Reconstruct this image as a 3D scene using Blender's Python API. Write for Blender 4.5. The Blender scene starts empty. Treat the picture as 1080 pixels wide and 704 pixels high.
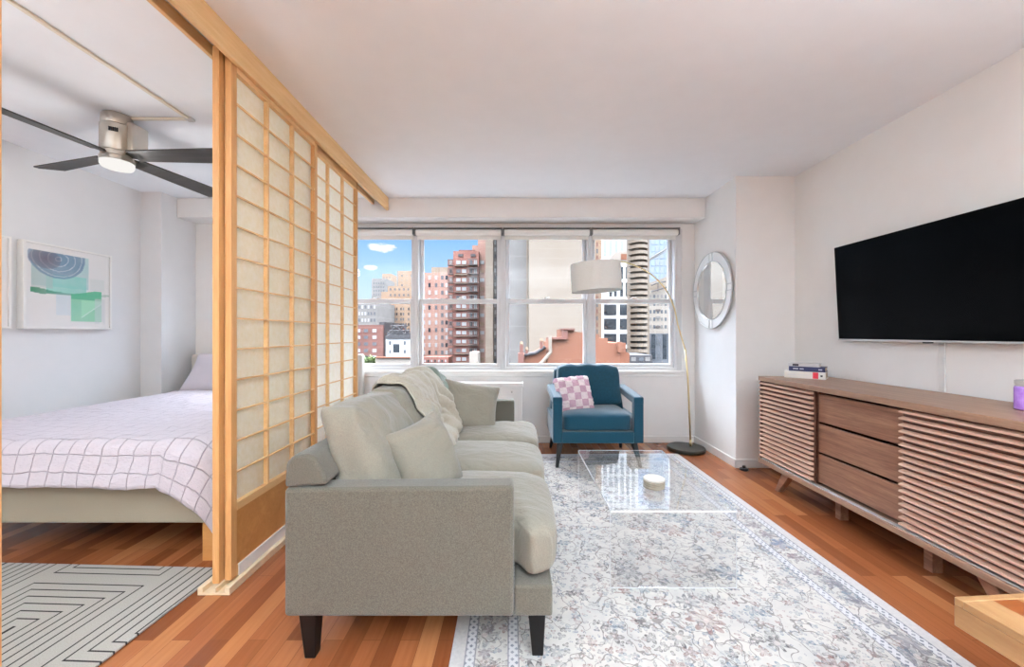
import bpy, bmesh, math, random
from mathutils import Vector, Matrix, Euler, noise
random.seed(7)
SC = bpy.context.scene
COL = SC.collection
PI = math.pi
CAM_H = 1.16
FPX = 410.0          # focal length in pixels of the 1080 wide frame
VX, VY = 543.0, 352.0

def P(x, y, d):      # a pixel of the photograph at distance d -> a point of the room
    return ((x - VX) * d / FPX, d, CAM_H - (y - VY) * d / FPX)

def lin(c):
    c = c / 255.0
    return c / 12.92 if c <= 0.04045 else ((c + 0.055) / 1.055) ** 2.4
def rgb(r, g, b, k=1.0):
    return (lin(r) * k, lin(g) * k, lin(b) * k, 1.0)

# ------------------------------------------------------------------ materials
class NT:
    def __init__(s, name):
        s.m = bpy.data.materials.new(name); s.m.use_nodes = True
        s.t = s.m.node_tree; s.t.nodes.clear()
        s.out = s.n('ShaderNodeOutputMaterial')
    def n(s, typ, **kw):
        nd = s.t.nodes.new(typ)
        for k, v in kw.items():
            if k.startswith('i_'):
                key = k[2:].replace('_', ' ')
                nd.inputs[key].default_value = v
            else:
                setattr(nd, k, v)
        return nd
    def l(s, a, b): s.t.links.new(a, b)
    def math(s, op, a, b=None, c=None, clamp=False):
        nd = s.n('ShaderNodeMath', operation=op); nd.use_clamp = clamp
        for i, v in enumerate((a, b, c)):
            if v is None: continue
            if isinstance(v, (int, float)): nd.inputs[i].default_value = v
            else: s.l(v, nd.inputs[i])
        return nd.outputs[0]
    def mix(s, f, a, b, blend='MIX'):
        nd = s.n('ShaderNodeMix', data_type='RGBA', blend_type=blend)
        for i, v in ((0, f), (6, a), (7, b)):
            if isinstance(v, (int, float, tuple)): nd.inputs[i].default_value = v
            else: s.l(v, nd.inputs[i])
        return nd.outputs[2]
    def ramp(s, f, stops, interp='LINEAR'):
        nd = s.n('ShaderNodeValToRGB'); cr = nd.color_ramp; cr.interpolation = interp
        while len(cr.elements) < len(stops): cr.elements.new(0.5)
        for e, (p, c) in zip(cr.elements, stops): e.position = p; e.color = c
        s.l(f, nd.inputs[0]); return nd.outputs[0]
    def coord(s, scale=(1, 1, 1), rot=(0, 0, 0), loc=(0, 0, 0), kind='Object'):
        tc = s.n('ShaderNodeTexCoord'); mp = s.n('ShaderNodeMapping')
        mp.inputs['Scale'].default_value = scale; mp.inputs['Rotation'].default_value = rot
        mp.inputs['Location'].default_value = loc
        s.l(tc.outputs[kind], mp.inputs[0]); return mp.outputs[0]
    def noise(s, vec, scale, detail=3, rough=0.5, dist=0.0):
        nd = s.n('ShaderNodeTexNoise', i_Scale=scale, i_Detail=detail, i_Roughness=rough, i_Distortion=dist)
        s.l(vec, nd.inputs['Vector']); return nd.outputs['Fac']
    def sep(s, v):
        nd = s.n('ShaderNodeSeparateXYZ'); s.l(v, nd.inputs[0]); return nd.outputs
    def bsdf(s, color, rough=0.5, metal=0.0, spec=0.5, bump=None, bstr=0.3, bdist=0.01, **kw):
        b = s.n('ShaderNodeBsdfPrincipled')
        for k, v in (('Base Color', color), ('Roughness', rough), ('Metallic', metal), ('Specular IOR Level', spec)):
            if isinstance(v, (int, float, tuple)): b.inputs[k].default_value = v
            else: s.l(v, b.inputs[k])
        for k, v in kw.items(): b.inputs[k.replace('_', ' ')].default_value = v
        if bump is not None:
            bp = s.n('ShaderNodeBump'); bp.inputs['Strength'].default_value = bstr
            bp.inputs['Distance'].default_value = bdist
            s.l(bump, bp.inputs['Height']); s.l(bp.outputs[0], b.inputs['Normal'])
        s.l(b.outputs[0], s.out.inputs[0]); s.b = b
        return s.m

def plain(name, col, rough=0.5, metal=0.0, spec=0.5, var=0.05, scale=8.0, bstr=0.0, bscale=60.0, bdist=0.004, **kw):
    t = NT(name); v = t.coord()
    f = t.noise(v, scale, 3)
    lo = tuple(c * (1 - var) for c in col[:3]) + (1,); hi = tuple(min(1, c * (1 + var)) for c in col[:3]) + (1,)
    c = t.ramp(f, [(0.3, lo), (0.7, hi)])
    bump = t.noise(v, bscale, 3) if bstr > 0 else None
    return t.bsdf(c, rough, metal, spec, bump, bstr, bdist, **kw)

def woodmat(name, dark, light, grain_axis=1, scale=6.0, rough=0.45, stretch=14.0, spec=0.35, seed=0.0):
    t = NT(name)
    sc = [stretch, stretch, stretch]; sc[grain_axis] = 1.0
    v = t.coord(scale=tuple(sc), loc=(seed, seed, seed))
    a = t.noise(v, scale * 0.35, 5, 0.6, 0.6); b = t.noise(v, scale * 2.2, 4, 0.65)
    f = t.math('ADD', t.math('MULTIPLY', a, 0.65), t.math('MULTIPLY', b, 0.35))
    c = t.ramp(f, [(0.3, dark), (0.52, tuple((x + y) / 2 for x, y in zip(dark, light))), (0.7, light)])
    return t.bsdf(c, rough, 0, spec, f, 0.08, 0.002)

def fabric(name, col, fleck=0.25, scale=350.0, rough=0.9, bstr=0.35, soft=0.08, sheen=0.25, wrinkle=0.0):
    t = NT(name); v = t.coord()
    f = t.noise(v, scale, 2, 0.7); g = t.noise(v, 5.0, 3)
    lo = tuple(c * (1 - fleck) for c in col[:3]) + (1,); hi = tuple(min(1, c * (1 + fleck)) for c in col[:3]) + (1,)
    c = t.ramp(f, [(0.32, lo), (0.68, hi)])
    c = t.mix(t.math('MULTIPLY', g, soft * 2), c, (1, 1, 1, 1), 'MULTIPLY')
    bump = t.math('ADD', f, t.math('MULTIPLY', t.noise(v, 22.0, 3), 0.6))
    if wrinkle: bump = t.math('ADD', bump, t.math('MULTIPLY', t.noise(t.coord(scale=(1, 1.6, .8)), 6.5, 3, .5, 2.2), 7.0 * wrinkle))
    m = t.bsdf(c, rough, 0, 0.2, bump, bstr, 0.004)
    t.b.inputs['Sheen Weight'].default_value = sheen
    t.b.inputs['Sheen Roughness'].default_value = 0.5
    return m

def glassmat(name, f0=0.04, tint=(1, 1, 1, 1), rough=0.0, power=5.0):
    t = NT(name)     # clear sheet: Schlick reflection over plain transparency, the same from both faces
    g = t.n('ShaderNodeNewGeometry'); dt = t.n('ShaderNodeVectorMath', operation='DOT_PRODUCT')
    t.l(g.outputs['Normal'], dt.inputs[0]); t.l(g.outputs['Incoming'], dt.inputs[1])
    k = t.math('POWER', t.math('SUBTRACT', 1.0, t.math('ABSOLUTE', dt.outputs['Value'])), power)
    f = t.math('ADD', f0, t.math('MULTIPLY', k, 1 - f0), clamp=True)
    tr = t.n('ShaderNodeBsdfTransparent'); tr.inputs[0].default_value = tint
    gl = t.n('ShaderNodeBsdfGlossy'); gl.inputs['Roughness'].default_value = rough
    mx = t.n('ShaderNodeMixShader'); t.l(f, mx.inputs[0]); t.l(tr.outputs[0], mx.inputs[1]); t.l(gl.outputs[0], mx.inputs[2])
    t.l(mx.outputs[0], t.out.inputs[0]); return t.m

M = {}
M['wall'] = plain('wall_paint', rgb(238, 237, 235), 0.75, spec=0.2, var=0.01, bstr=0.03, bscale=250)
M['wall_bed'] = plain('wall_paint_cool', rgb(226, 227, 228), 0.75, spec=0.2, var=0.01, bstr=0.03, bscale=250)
M['ceiling'] = plain('ceiling_paint', rgb(236, 240, 244), 0.85, spec=0.1, var=0.01)
M['trim'] = plain('trim_paint', rgb(240, 240, 238), 0.35, var=0.01)
M['alum'] = plain('window_frame_paint', rgb(222, 223, 224), 0.4, var=0.03)
M['alum_dark'] = plain('bracket_gap_grey', rgb(120, 122, 122), 0.6)  # blind brackets, and the painted gap shadow above the blinds
M['blind'] = plain('blind_fabric', rgb(238, 237, 232), 0.8, var=0.01)
M['glass'] = glassmat('window_glass', 0.02)
M['acrylic'] = glassmat('clear_acrylic', 0.06, (0.996, 0.998, 0.999, 1))
M['acrylic_edge'] = plain('acrylic_cut_edge', rgb(244, 246, 248), 0.15, var=0.01)
M['pine'] = woodmat('shoji_pine', rgb(186, 132, 78), rgb(218, 170, 114), 2, 6, 0.45)
M['pine_flat'] = woodmat('shoji_pine_rail', rgb(214, 168, 112), rgb(236, 200, 150), 1, 5, 0.45)
M['cedar'] = woodmat('shoji_lower_board', rgb(176, 118, 62), rgb(204, 148, 88), 0, 4, 0.5, 6)
M['black_wood'] = plain('black_stained_wood', rgb(20, 18, 18), 0.5, spec=.25, var=0.1)
M['black_plastic'] = plain('black_plastic', rgb(20, 20, 21), 0.3)
M['sofa'] = fabric('sofa_fabric_shaded', rgb(96, 92, 82), 0.30, 330)  # same fabric as the cushions, painted darker for the shaded arms and base
M['sofa_lit'] = fabric('sofa_fabric_lit', rgb(132, 126, 113), 0.12, 330, bstr=0.35, wrinkle=1.0)  # same fabric as the arms, painted lighter as if lit from the windows
M['throw'] = fabric('throw_wool', rgb(172, 165, 149), 0.14, 160, bstr=0.5)
M['green_throw'] = fabric('grey_green_wool', rgb(118, 130, 118), 0.12, 200, bstr=0.4)
M['teal'] = fabric('teal_velvet', rgb(12, 66, 86), 0.10, 260, 0.7, 0.15, 0.25, 0.35)
M['teal_dark'] = fabric('teal_velvet_back', rgb(16, 62, 80), 0.16, 60, 0.75, 0.2, 0.3, 0.3)
M['brass'] = plain('brushed_brass', rgb(226, 204, 154), 0.3, 1.0, var=0.05)
M['nickel'] = plain('brushed_nickel', rgb(196, 190, 180), 0.32, 0.9, var=0.04)
M['steel'] = plain('pale_steel', rgb(206, 206, 204), 0.3, 0.6, var=0.03)
M['lamp_base'] = plain('dark_bronze', rgb(48, 46, 38), 0.3, 0.4, var=0.1)
M['walnut'] = woodmat('walnut', rgb(104, 66, 48), rgb(168, 124, 98), 1, 5, 0.42, 16)
M['walnut_top'] = woodmat('walnut_top', rgb(122, 90, 72), rgb(166, 132, 108), 1, 4, 0.4, 18, seed=3)
M['walnut_slat'] = woodmat('walnut_slat', rgb(190, 150, 128), rgb(226, 192, 168), 1, 5, 0.4, 10, seed=5)
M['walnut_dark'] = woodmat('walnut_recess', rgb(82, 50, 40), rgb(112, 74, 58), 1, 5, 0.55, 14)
M['mango'] = woodmat('mango_wood', rgb(146, 102, 64), rgb(196, 158, 112), 1, 3, 0.35, 6)
M['headboard'] = fabric('headboard_linen', rgb(205, 200, 192), 0.08, 300)
M['bedframe'] = fabric('bed_frame_linen', rgb(146, 136, 118), 0.14, 300)
M['white_frame'] = plain('white_lacquer', rgb(238, 237, 234), 0.35, var=0.01)
M['mirror'] = plain('mirror_glass', rgb(235, 238, 238), 0.01, 1.0, var=0.0)
M['book_white'] = plain('book_cover_white', rgb(232, 230, 224), 0.5)
M['book_navy'] = plain('book_cover_navy', rgb(30, 36, 78), 0.45)
M['book_grey'] = plain('book_cover_grey', rgb(196, 198, 200), 0.5)
M['paper_edge'] = plain('page_edges', rgb(216, 202, 184), 0.9, var=0.15, scale=200)
M['red'] = plain('red_print', rgb(206, 50, 70), 0.5)
M['ink'] = plain('dark_print', rgb(40, 40, 46), 0.5)
M['pale_print'] = plain('pale_print', rgb(220, 222, 230), 0.5)
M['stone'] = plain('coaster_stone', rgb(150, 142, 126), 0.6, var=0.1, scale=40)
M['stone_pale'] = plain('coaster_pale', rgb(226, 222, 212), 0.6, var=0.05)
M['grey_cable'] = plain('cable_cover', rgb(222, 222, 220), 0.5)

t = NT('black_screen'); M['screen'] = t.bsdf(rgb(3, 3, 4), 0.2, 0, 0.04)
t = NT('lit_diffuser')
e = t.n('ShaderNodeEmission', i_Strength=0.62); e.inputs[0].default_value = (1, .97, .93, 1); t.l(e.outputs[0], t.out.inputs[0]); M['diffuser'] = t.m

# shoji paper: washi that glows with what is behind it
t = NT('washi_paper'); v = t.coord()
f = t.noise(v, 40, 5, 0.6); c = t.ramp(f, [(0.3, rgb(244, 238, 216)), (0.7, rgb(252, 249, 236))])
d = t.n('ShaderNodeBsdfDiffuse'); tl = t.n('ShaderNodeBsdfTranslucent'); mx = t.n('ShaderNodeMixShader', i_Fac=0.42)
t.l(c, d.inputs[0]); t.l(c, tl.inputs[0]); t.l(d.outputs[0], mx.inputs[1]); t.l(tl.outputs[0], mx.inputs[2]); t.l(mx.outputs[0], t.out.inputs[0])
M['washi'] = t.m
# lampshade linen
t = NT('lampshade_linen'); v = t.coord(); f = t.noise(v, 200, 2)
c = t.ramp(f, [(0.3, rgb(232, 232, 228)), (0.7, rgb(244, 244, 240))])
d = t.n('ShaderNodeBsdfDiffuse'); tl = t.n('ShaderNodeBsdfTranslucent'); mx = t.n('ShaderNodeMixShader', i_Fac=0.3)
t.l(c, d.inputs[0]); t.l(c, tl.inputs[0]); t.l(d.outputs[0], mx.inputs[1]); t.l(tl.outputs[0], mx.inputs[2]); t.l(mx.outputs[0], t.out.inputs[0])
M['shade'] = t.m
# fan blade
M['blade'] = woodmat('fan_blade_wood', rgb(44, 42, 42), rgb(72, 70, 68), 0, 6, 0.5, 20)
# purple candle wax
t = NT('purple_wax'); v = t.coord(); f = t.noise(v, 30, 3)
M['purple'] = t.bsdf(t.ramp(f, [(0.3, rgb(170, 120, 220)), (0.7, rgb(200, 158, 240))]), 0.2)

# wood strip floor: narrow reddish strips along Y
t = NT('strip_floor')
tc = t.coord(rot=(0, 0, PI / 2))
br = t.n('ShaderNodeTexBrick', offset=0.37, offset_frequency=2, squash=1.0)
for k, vv in (('Scale', 1.0), ('Mortar Size', 0.0008), ('Mortar Smooth', 0.1), ('Bias', 0.0), ('Brick Width', 0.62), ('Row Height', 0.072)):
    br.inputs[k].default_value = vv
br.inputs['Color1'].default_value = (0, 0, 0, 1); br.inputs['Color2'].default_value = (1, 1, 1, 1); br.inputs['Mortar'].default_value = (0.3, 0.3, 0.3, 1)
t.l(tc, br.inputs['Vector'])
base = t.ramp(br.outputs['Color'], [(0.0, rgb(124, 69, 40)), (0.35, rgb(144, 83, 49)), (0.7, rgb(162, 99, 60)), (1.0, rgb(182, 122, 78))])
gv = t.coord(scale=(45, 2.2, 1)); g = t.noise(gv, 1.5, 2, 0.5, 0.3)
base = t.mix(0.55, base, t.ramp(g, [(0.3, (0.74, 0.68, 0.64, 1)), (0.7, (1, 1, 1, 1))]), 'MULTIPLY')
base = t.mix(br.outputs['Fac'], base, rgb(110, 62, 38))
M['floor'] = t.bsdf(base, 0.27, 0, 0.38)

# quilt: pale lilac cotton with stitched squares
t = NT('quilt_cotton'); v = t.coord(kind='UV')
s = t.sep(v)
wob = t.noise(v, 7.0, 2); 
ux = t.math('ADD', s[0], t.math('MULTIPLY', wob, 0.03)); uy = t.math('ADD', s[1], t.math('MULTIPLY', wob, 0.03))
def groove(a, pitch, w):
    fr = t.math('FRACT', t.math('DIVIDE', a, pitch)); dd = t.math('ABSOLUTE', t.math('SUBTRACT', fr, 0.5))
    return t.math('DIVIDE', dd, w / pitch, clamp=True)
gx = groove(ux, 0.082, 0.0032); gy = groove(uy, 0.082, 0.0032)
gg = t.math('MINIMUM', gx, gy)
fine = t.noise(t.coord(kind='UV', scale=(1, 3, 1)), 45, 3)
fuzz = t.noise(v, 160, 2)
col = t.ramp(gg, [(0.0, rgb(172, 165, 175)), (1.0, rgb(202, 196, 204))])
M['quilt'] = t.bsdf(col, 0.9, 0, 0.1, t.math('ADD', t.math('MULTIPLY', gg, 1.0), t.math('MULTIPLY', t.math('ADD', fine, t.math('MULTIPLY', fuzz, .3)), 0.9)), 0.8, 0.007)

# pink fluffy checked cushion
t = NT('pink_checked_bouclé'.replace('é', 'e')); v = t.coord()
nz = t.noise(v, 60, 3); vv = t.n('ShaderNodeVectorMath', operation='ADD'); t.l(v, vv.inputs[0])
cm = t.n('ShaderNodeCombineXYZ'); t.l(t.math('MULTIPLY', nz, 0.012), cm.inputs[0]); t.l(t.math('MULTIPLY', nz, 0.012), cm.inputs[1]); t.l(cm.outputs[0], vv.inputs[1])
s = t.sep(vv.outputs[0])
cx = t.math('FLOOR', t.math('DIVIDE', t.math('ADD', s[0], .005), 0.062)); cy = t.math('FLOOR', t.math('DIVIDE', s[1], 0.062))
chk = t.math('ABSOLUTE', t.math('MODULO', t.math('ADD', cx, cy), 2.0))
M['pinkcheck'] = t.bsdf(t.mix(t.math('GREATER_THAN', chk, 0.5), rgb(240, 228, 230), rgb(208, 172, 190)), 0.95, 0, 0.1, t.noise(v, 120, 3), 0.9, 0.012)

# maze rug
t = NT('maze_rug_wool'); v = t.coord(); s = t.sep(v)
W, H = 0.60, 1.04
cxi = t.math('FLOOR', t.math('DIVIDE', s[0], W))
xx = t.math('ABSOLUTE', t.math('SUBTRACT', t.math('MULTIPLY', t.math('FRACT', t.math('DIVIDE', s[0], W)), W), W / 2))
stag = t.math('MULTIPLY', t.math('ABSOLUTE', t.math('MODULO', cxi, 2.0)), H / 2)
yy = t.math('ABSOLUTE', t.math('SUBTRACT', t.math('MULTIPLY', t.math('FRACT', t.math('DIVIDE', t.math('ADD', s[1], stag), H)), H), H / 2))
d = t.math('MAXIMUM', xx, t.math('SUBTRACT', yy, (H - W) / 2))
ln = t.math('LESS_THAN', t.math('FRACT', t.math('DIVIDE', d, 0.0430)), 0.16)
nz = t.noise(v, 300, 2)
c = t.mix(ln, t.ramp(nz, [(0.3, rgb(162, 160, 153)), (0.7, rgb(182, 179, 172))]), rgb(58, 56, 56))
M['maze'] = t.bsdf(c, 0.95, 0, 0.1, nz, 0.4, 0.004)
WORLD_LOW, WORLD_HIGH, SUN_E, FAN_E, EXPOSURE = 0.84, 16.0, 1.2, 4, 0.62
FILL_C = (.835, .93, 1.0)
FILL_SPOTS = [(0.3, -1.3, 1.45, 630, .15), (1.5, -.7, 1.5, 330, .15), (-2.4, -.5, 1.5, 270, .15)]  # added fill spots out of view, aimed at the ceiling
# floral carpet: faded cream field, small blossoms, curling vines, patterned border
t = NT('floral_carpet_pile'); v0 = t.coord(kind='Object')
jit = t.n('ShaderNodeTexNoise', i_Scale=9.0, i_Detail=2.0); t.l(v0, jit.inputs['Vector'])
jo = t.n('ShaderNodeVectorMath', operation='MULTIPLY_ADD'); t.l(jit.outputs['Color'], jo.inputs[0]); jo.inputs[1].default_value = (.03, .03, 0); t.l(v0, jo.inputs[2])
v = jo.outputs[0]
def vor(scale, rnd=0.85):
    n = t.n('ShaderNodeTexVoronoi', voronoi_dimensions='2D', i_Scale=scale, i_Randomness=rnd); t.l(v, n.inputs['Vector']); return n
def flower(scale, rad, petals, rnd=0.85):
    n = vor(scale, rnd)
    sub = t.n('ShaderNodeVectorMath', operation='SUBTRACT'); t.l(v, sub.inputs[0]); t.l(n.outputs['Position'], sub.inputs[1])
    s = t.sep(sub.outputs[0]); cc = t.sep(n.outputs['Color'])
    r = t.math('SQRT', t.math('ADD', t.math('MULTIPLY', s[0], s[0]), t.math('MULTIPLY', s[1], s[1])))
    a = t.math('ADD', t.math('ARCTAN2', s[1], s[0]), t.math('MULTIPLY', cc[0], 6.28))
    lobe = t.math('ABSOLUTE', t.math('COSINE', t.math('MULTIPLY', a, petals / 2)))
    rr = t.math('MULTIPLY', t.math('ADD', 0.25, t.math('MULTIPLY', lobe, 0.75)), t.math('MULTIPLY', t.math('ADD', cc[1], 0.5), rad))
    inside = t.math('LESS_THAN', r, rr)
    rim = t.math('MULTIPLY', inside, t.math('GREATER_THAN', r, t.math('MULTIPLY', rr, 0.72)))
    core = t.math('LESS_THAN', r, t.math('MULTIPLY', rad, 0.22))
    return inside, rim, core, cc
field = t.ramp(t.noise(v0, 5, 4, 0.7), [(0.3, rgb(184, 183, 181)), (0.6, rgb(206, 202, 195))])
c = field
# vines
n1 = t.noise(v, 6.5, 2, 0.4); n2 = t.noise(t.coord(loc=(5, 3, 0)), 9.0, 2, 0.4)
vine = t.math('MAXIMUM', t.math('LESS_THAN', t.math('ABSOLUTE', t.math('SUBTRACT', n1, 0.5)), 0.006), t.math('LESS_THAN', t.math('ABSOLUTE', t.math('SUBTRACT', n2, 0.48)), 0.006))
c = t.mix(t.math('MULTIPLY', vine, 0.75), c, rgb(118, 110, 108))
pal = [(0.0, rgb(88, 108, 128)), (0.3, rgb(104, 104, 110)), (0.5, rgb(130, 94, 90)), (0.7, rgb(68, 64, 68)), (0.9, rgb(106, 124, 138))]
wear = t.ramp(t.noise(v0, 26, 3, 0.7), [(0.36, (0.4, .4, .4, 1)), (0.58, (1, 1, 1, 1))])
ws = t.sep(wear)[0]
for sc_, rad, pet, dens, op in ((46, 0.0085, 2, 0.5, 0.7), (30, 0.013, 3, 0.5, 0.75), (15, 0.024, 5, 0.5, 0.75), (5.6, 0.052, 8, 0.55, 0.75)):
    ins, rim, core, cc = flower(sc_, rad, pet)
    on = t.math('GREATER_THAN', cc[2], dens)
    colr = t.ramp(cc[0], pal, 'CONSTANT')
    amt = t.math('MULTIPLY', t.math('MULTIPLY', ins, on), t.math('MULTIPLY', ws, op))
    amt = t.math('MULTIPLY', amt, t.math('ADD', 0.55, t.math('MULTIPLY', rim, 0.45)))
    c = t.mix(amt, c, colr)
    c = t.mix(t.math('MULTIPLY', t.math('MULTIPLY', core, on), 0.5), c, rgb(214, 200, 196))
# border
s = t.sep(v0)
HWX, HLY = 0.91, 1.40
e = t.math('MINIMUM', t.math('SUBTRACT', HWX, t.math('ABSOLUTE', s[0])), t.math('SUBTRACT', HLY, t.math('ABSOLUTE', s[1])))
def band(a, b): return t.math('MULTIPLY', t.math('GREATER_THAN', e, a), t.math('LESS_THAN', e, b))
zig = t.math('GREATER_THAN', t.math('ABSOLUTE', t.math('SUBTRACT', t.math('FRACT', t.math('DIVIDE', t.math('ADD', s[0], s[1]), 0.03)), 0.5)), 0.25)
zig2 = t.math('GREATER_THAN', t.math('ABSOLUTE', t.math('SUBTRACT', t.math('FRACT', t.math('DIVIDE', t.math('SUBTRACT', s[0], s[1]), 0.03)), 0.5)), 0.25)
zz = t.math('MULTIPLY', zig, zig2)
c = t.mix(band(0.0, 0.052), c, t.ramp(t.noise(v0, 80, 3), [(0.3, rgb(192, 190, 190)), (0.7, rgb(208, 205, 202))]))
for a, b in ((0.052, 0.085), (0.205, 0.24)):
    c = t.mix(band(a, b), c, t.mix(t.math('MULTIPLY', zz, ws), rgb(206, 206, 208), rgb(118, 122, 132)))
for a in (0.050, 0.085, 0.203, 0.240):
    c = t.mix(t.math('MULTIPLY', band(a, a + 0.005), 0.8), c, rgb(126, 126, 134))
ins, rim, core, cc = flower(9.0, 0.045, 6, 0.35)
c = t.mix(t.math('MULTIPLY', t.math('MULTIPLY', band(0.095, 0.2), ins), t.math('MULTIPLY', ws, 0.8)), c, t.ramp(cc[0], [(0, rgb(128, 116, 122)), (0.4, rgb(108, 124, 148)), (0.7, rgb(120, 118, 126)), (1, rgb(140, 120, 124))], 'CONSTANT'))
fz = t.noise(v0, 420, 2)
c = t.mix(0.35, c, t.ramp(fz, [(0.3, (.86, .86, .86, 1)), (0.7, (1, 1, 1, 1))]), 'MULTIPLY')
M['carpet'] = t.bsdf(c, 0.95, 0, 0.1, fz, 0.3, 0.003)

# -------------------------------------------------------- outside materials
def brickish(name, a, b, row=0.3, sc=1.0):
    t = NT(name); v = t.coord()
    f = t.noise(v, 0.35, 4, 0.6); g = t.noise(v, 6.0, 3)
    c = t.ramp(f, [(0.3, a), (0.7, b)])
    s = t.sep(v)
    ln = t.math('LESS_THAN', t.math('FRACT', t.math('DIVIDE', s[2], row * 10)), 0.06)
    c = t.mix(t.math('MULTIPLY', ln, 0.6), c, tuple(q * 1.12 for q in b[:3]) + (1,))
    return t.bsdf(t.mix(0.25, c, t.ramp(g, [(0.3, (.8, .8, .8, 1)), (0.7, (1, 1, 1, 1))]), 'MULTIPLY'), 0.9, 0, 0.1)
FK = 0.36; FB = 0.24
M['b_peach'] = brickish('peach_brick', rgb(214, 178, 150, FB), rgb(226, 196, 168, FB))
M['b_pink'] = brickish('pink_brick', rgb(206, 160, 146, FB * 1.3), rgb(222, 184, 168, FB * 1.3))
M['b_red'] = brickish('red_brown_brick', rgb(172, 118, 108, FK), rgb(188, 136, 124, FK))
M['b_brown'] = brickish('brown_brick', rgb(140, 98, 90, FK), rgb(160, 116, 106, FK))
M['b_beige'] = brickish('beige_blank_brick', rgb(226, 208, 188, FB * .8), rgb(234, 218, 200, FB * .8), 0.12)
M['b_grey'] = brickish('grey_concrete', rgb(176, 172, 168, FB), rgb(196, 192, 188, FB))
M['b_white'] = brickish('white_concrete', rgb(240, 240, 238, FK * 1.4), rgb(248, 248, 246, FK * 1.5))
M['b_cream'] = brickish('cream_concrete', rgb(224, 212, 198, FB), rgb(234, 222, 208, FB))
M['b_tan'] = brickish('tan_concrete', rgb(196, 178, 160, FB), rgb(212, 196, 178, FB))
M['b_terra'] = brickish('terracotta_brick', rgb(208, 140, 112, FB * 0.85), rgb(222, 158, 130, FB * 0.85))
M['b_dark'] = plain('dark_metal_roof', rgb(70, 68, 72, FK), 0.7)
M['win_dark'] = plain('dark_window_pane', rgb(58, 66, 74, FK), 0.15, spec=0.6, var=0.3, scale=0.5)
M['win_light'] = plain('curtained_window_pane', rgb(206, 208, 208, FB * 1.4), 0.3, var=0.15, scale=0.5)
M['win_mid'] = plain('grey_window_pane', rgb(120, 124, 130, FK), 0.2, var=0.3, scale=0.4)
M['win_blue'] = plain('pale_blue_pane', rgb(196, 204, 208, FB * 1.2), 0.2, var=0.1, scale=0.2)
M['b_glass'] = plain('blue_glass_facade', rgb(190, 206, 224, FB * 1.2), 0.25, var=0.1, scale=0.1)
M['rail_dark'] = plain('balcony_rail_dark', rgb(96, 84, 80, FK), 0.6)
M['leaf'] = plain('tree_leaves', rgb(120, 146, 74, FK), 0.8, var=0.35, scale=1.2)
M['bark'] = plain('tree_bark', rgb(96, 78, 60, FK), 0.9)
M['street'] = plain('street_asphalt', rgb(120, 120, 120, FK), 0.9, scale=0.1)

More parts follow.
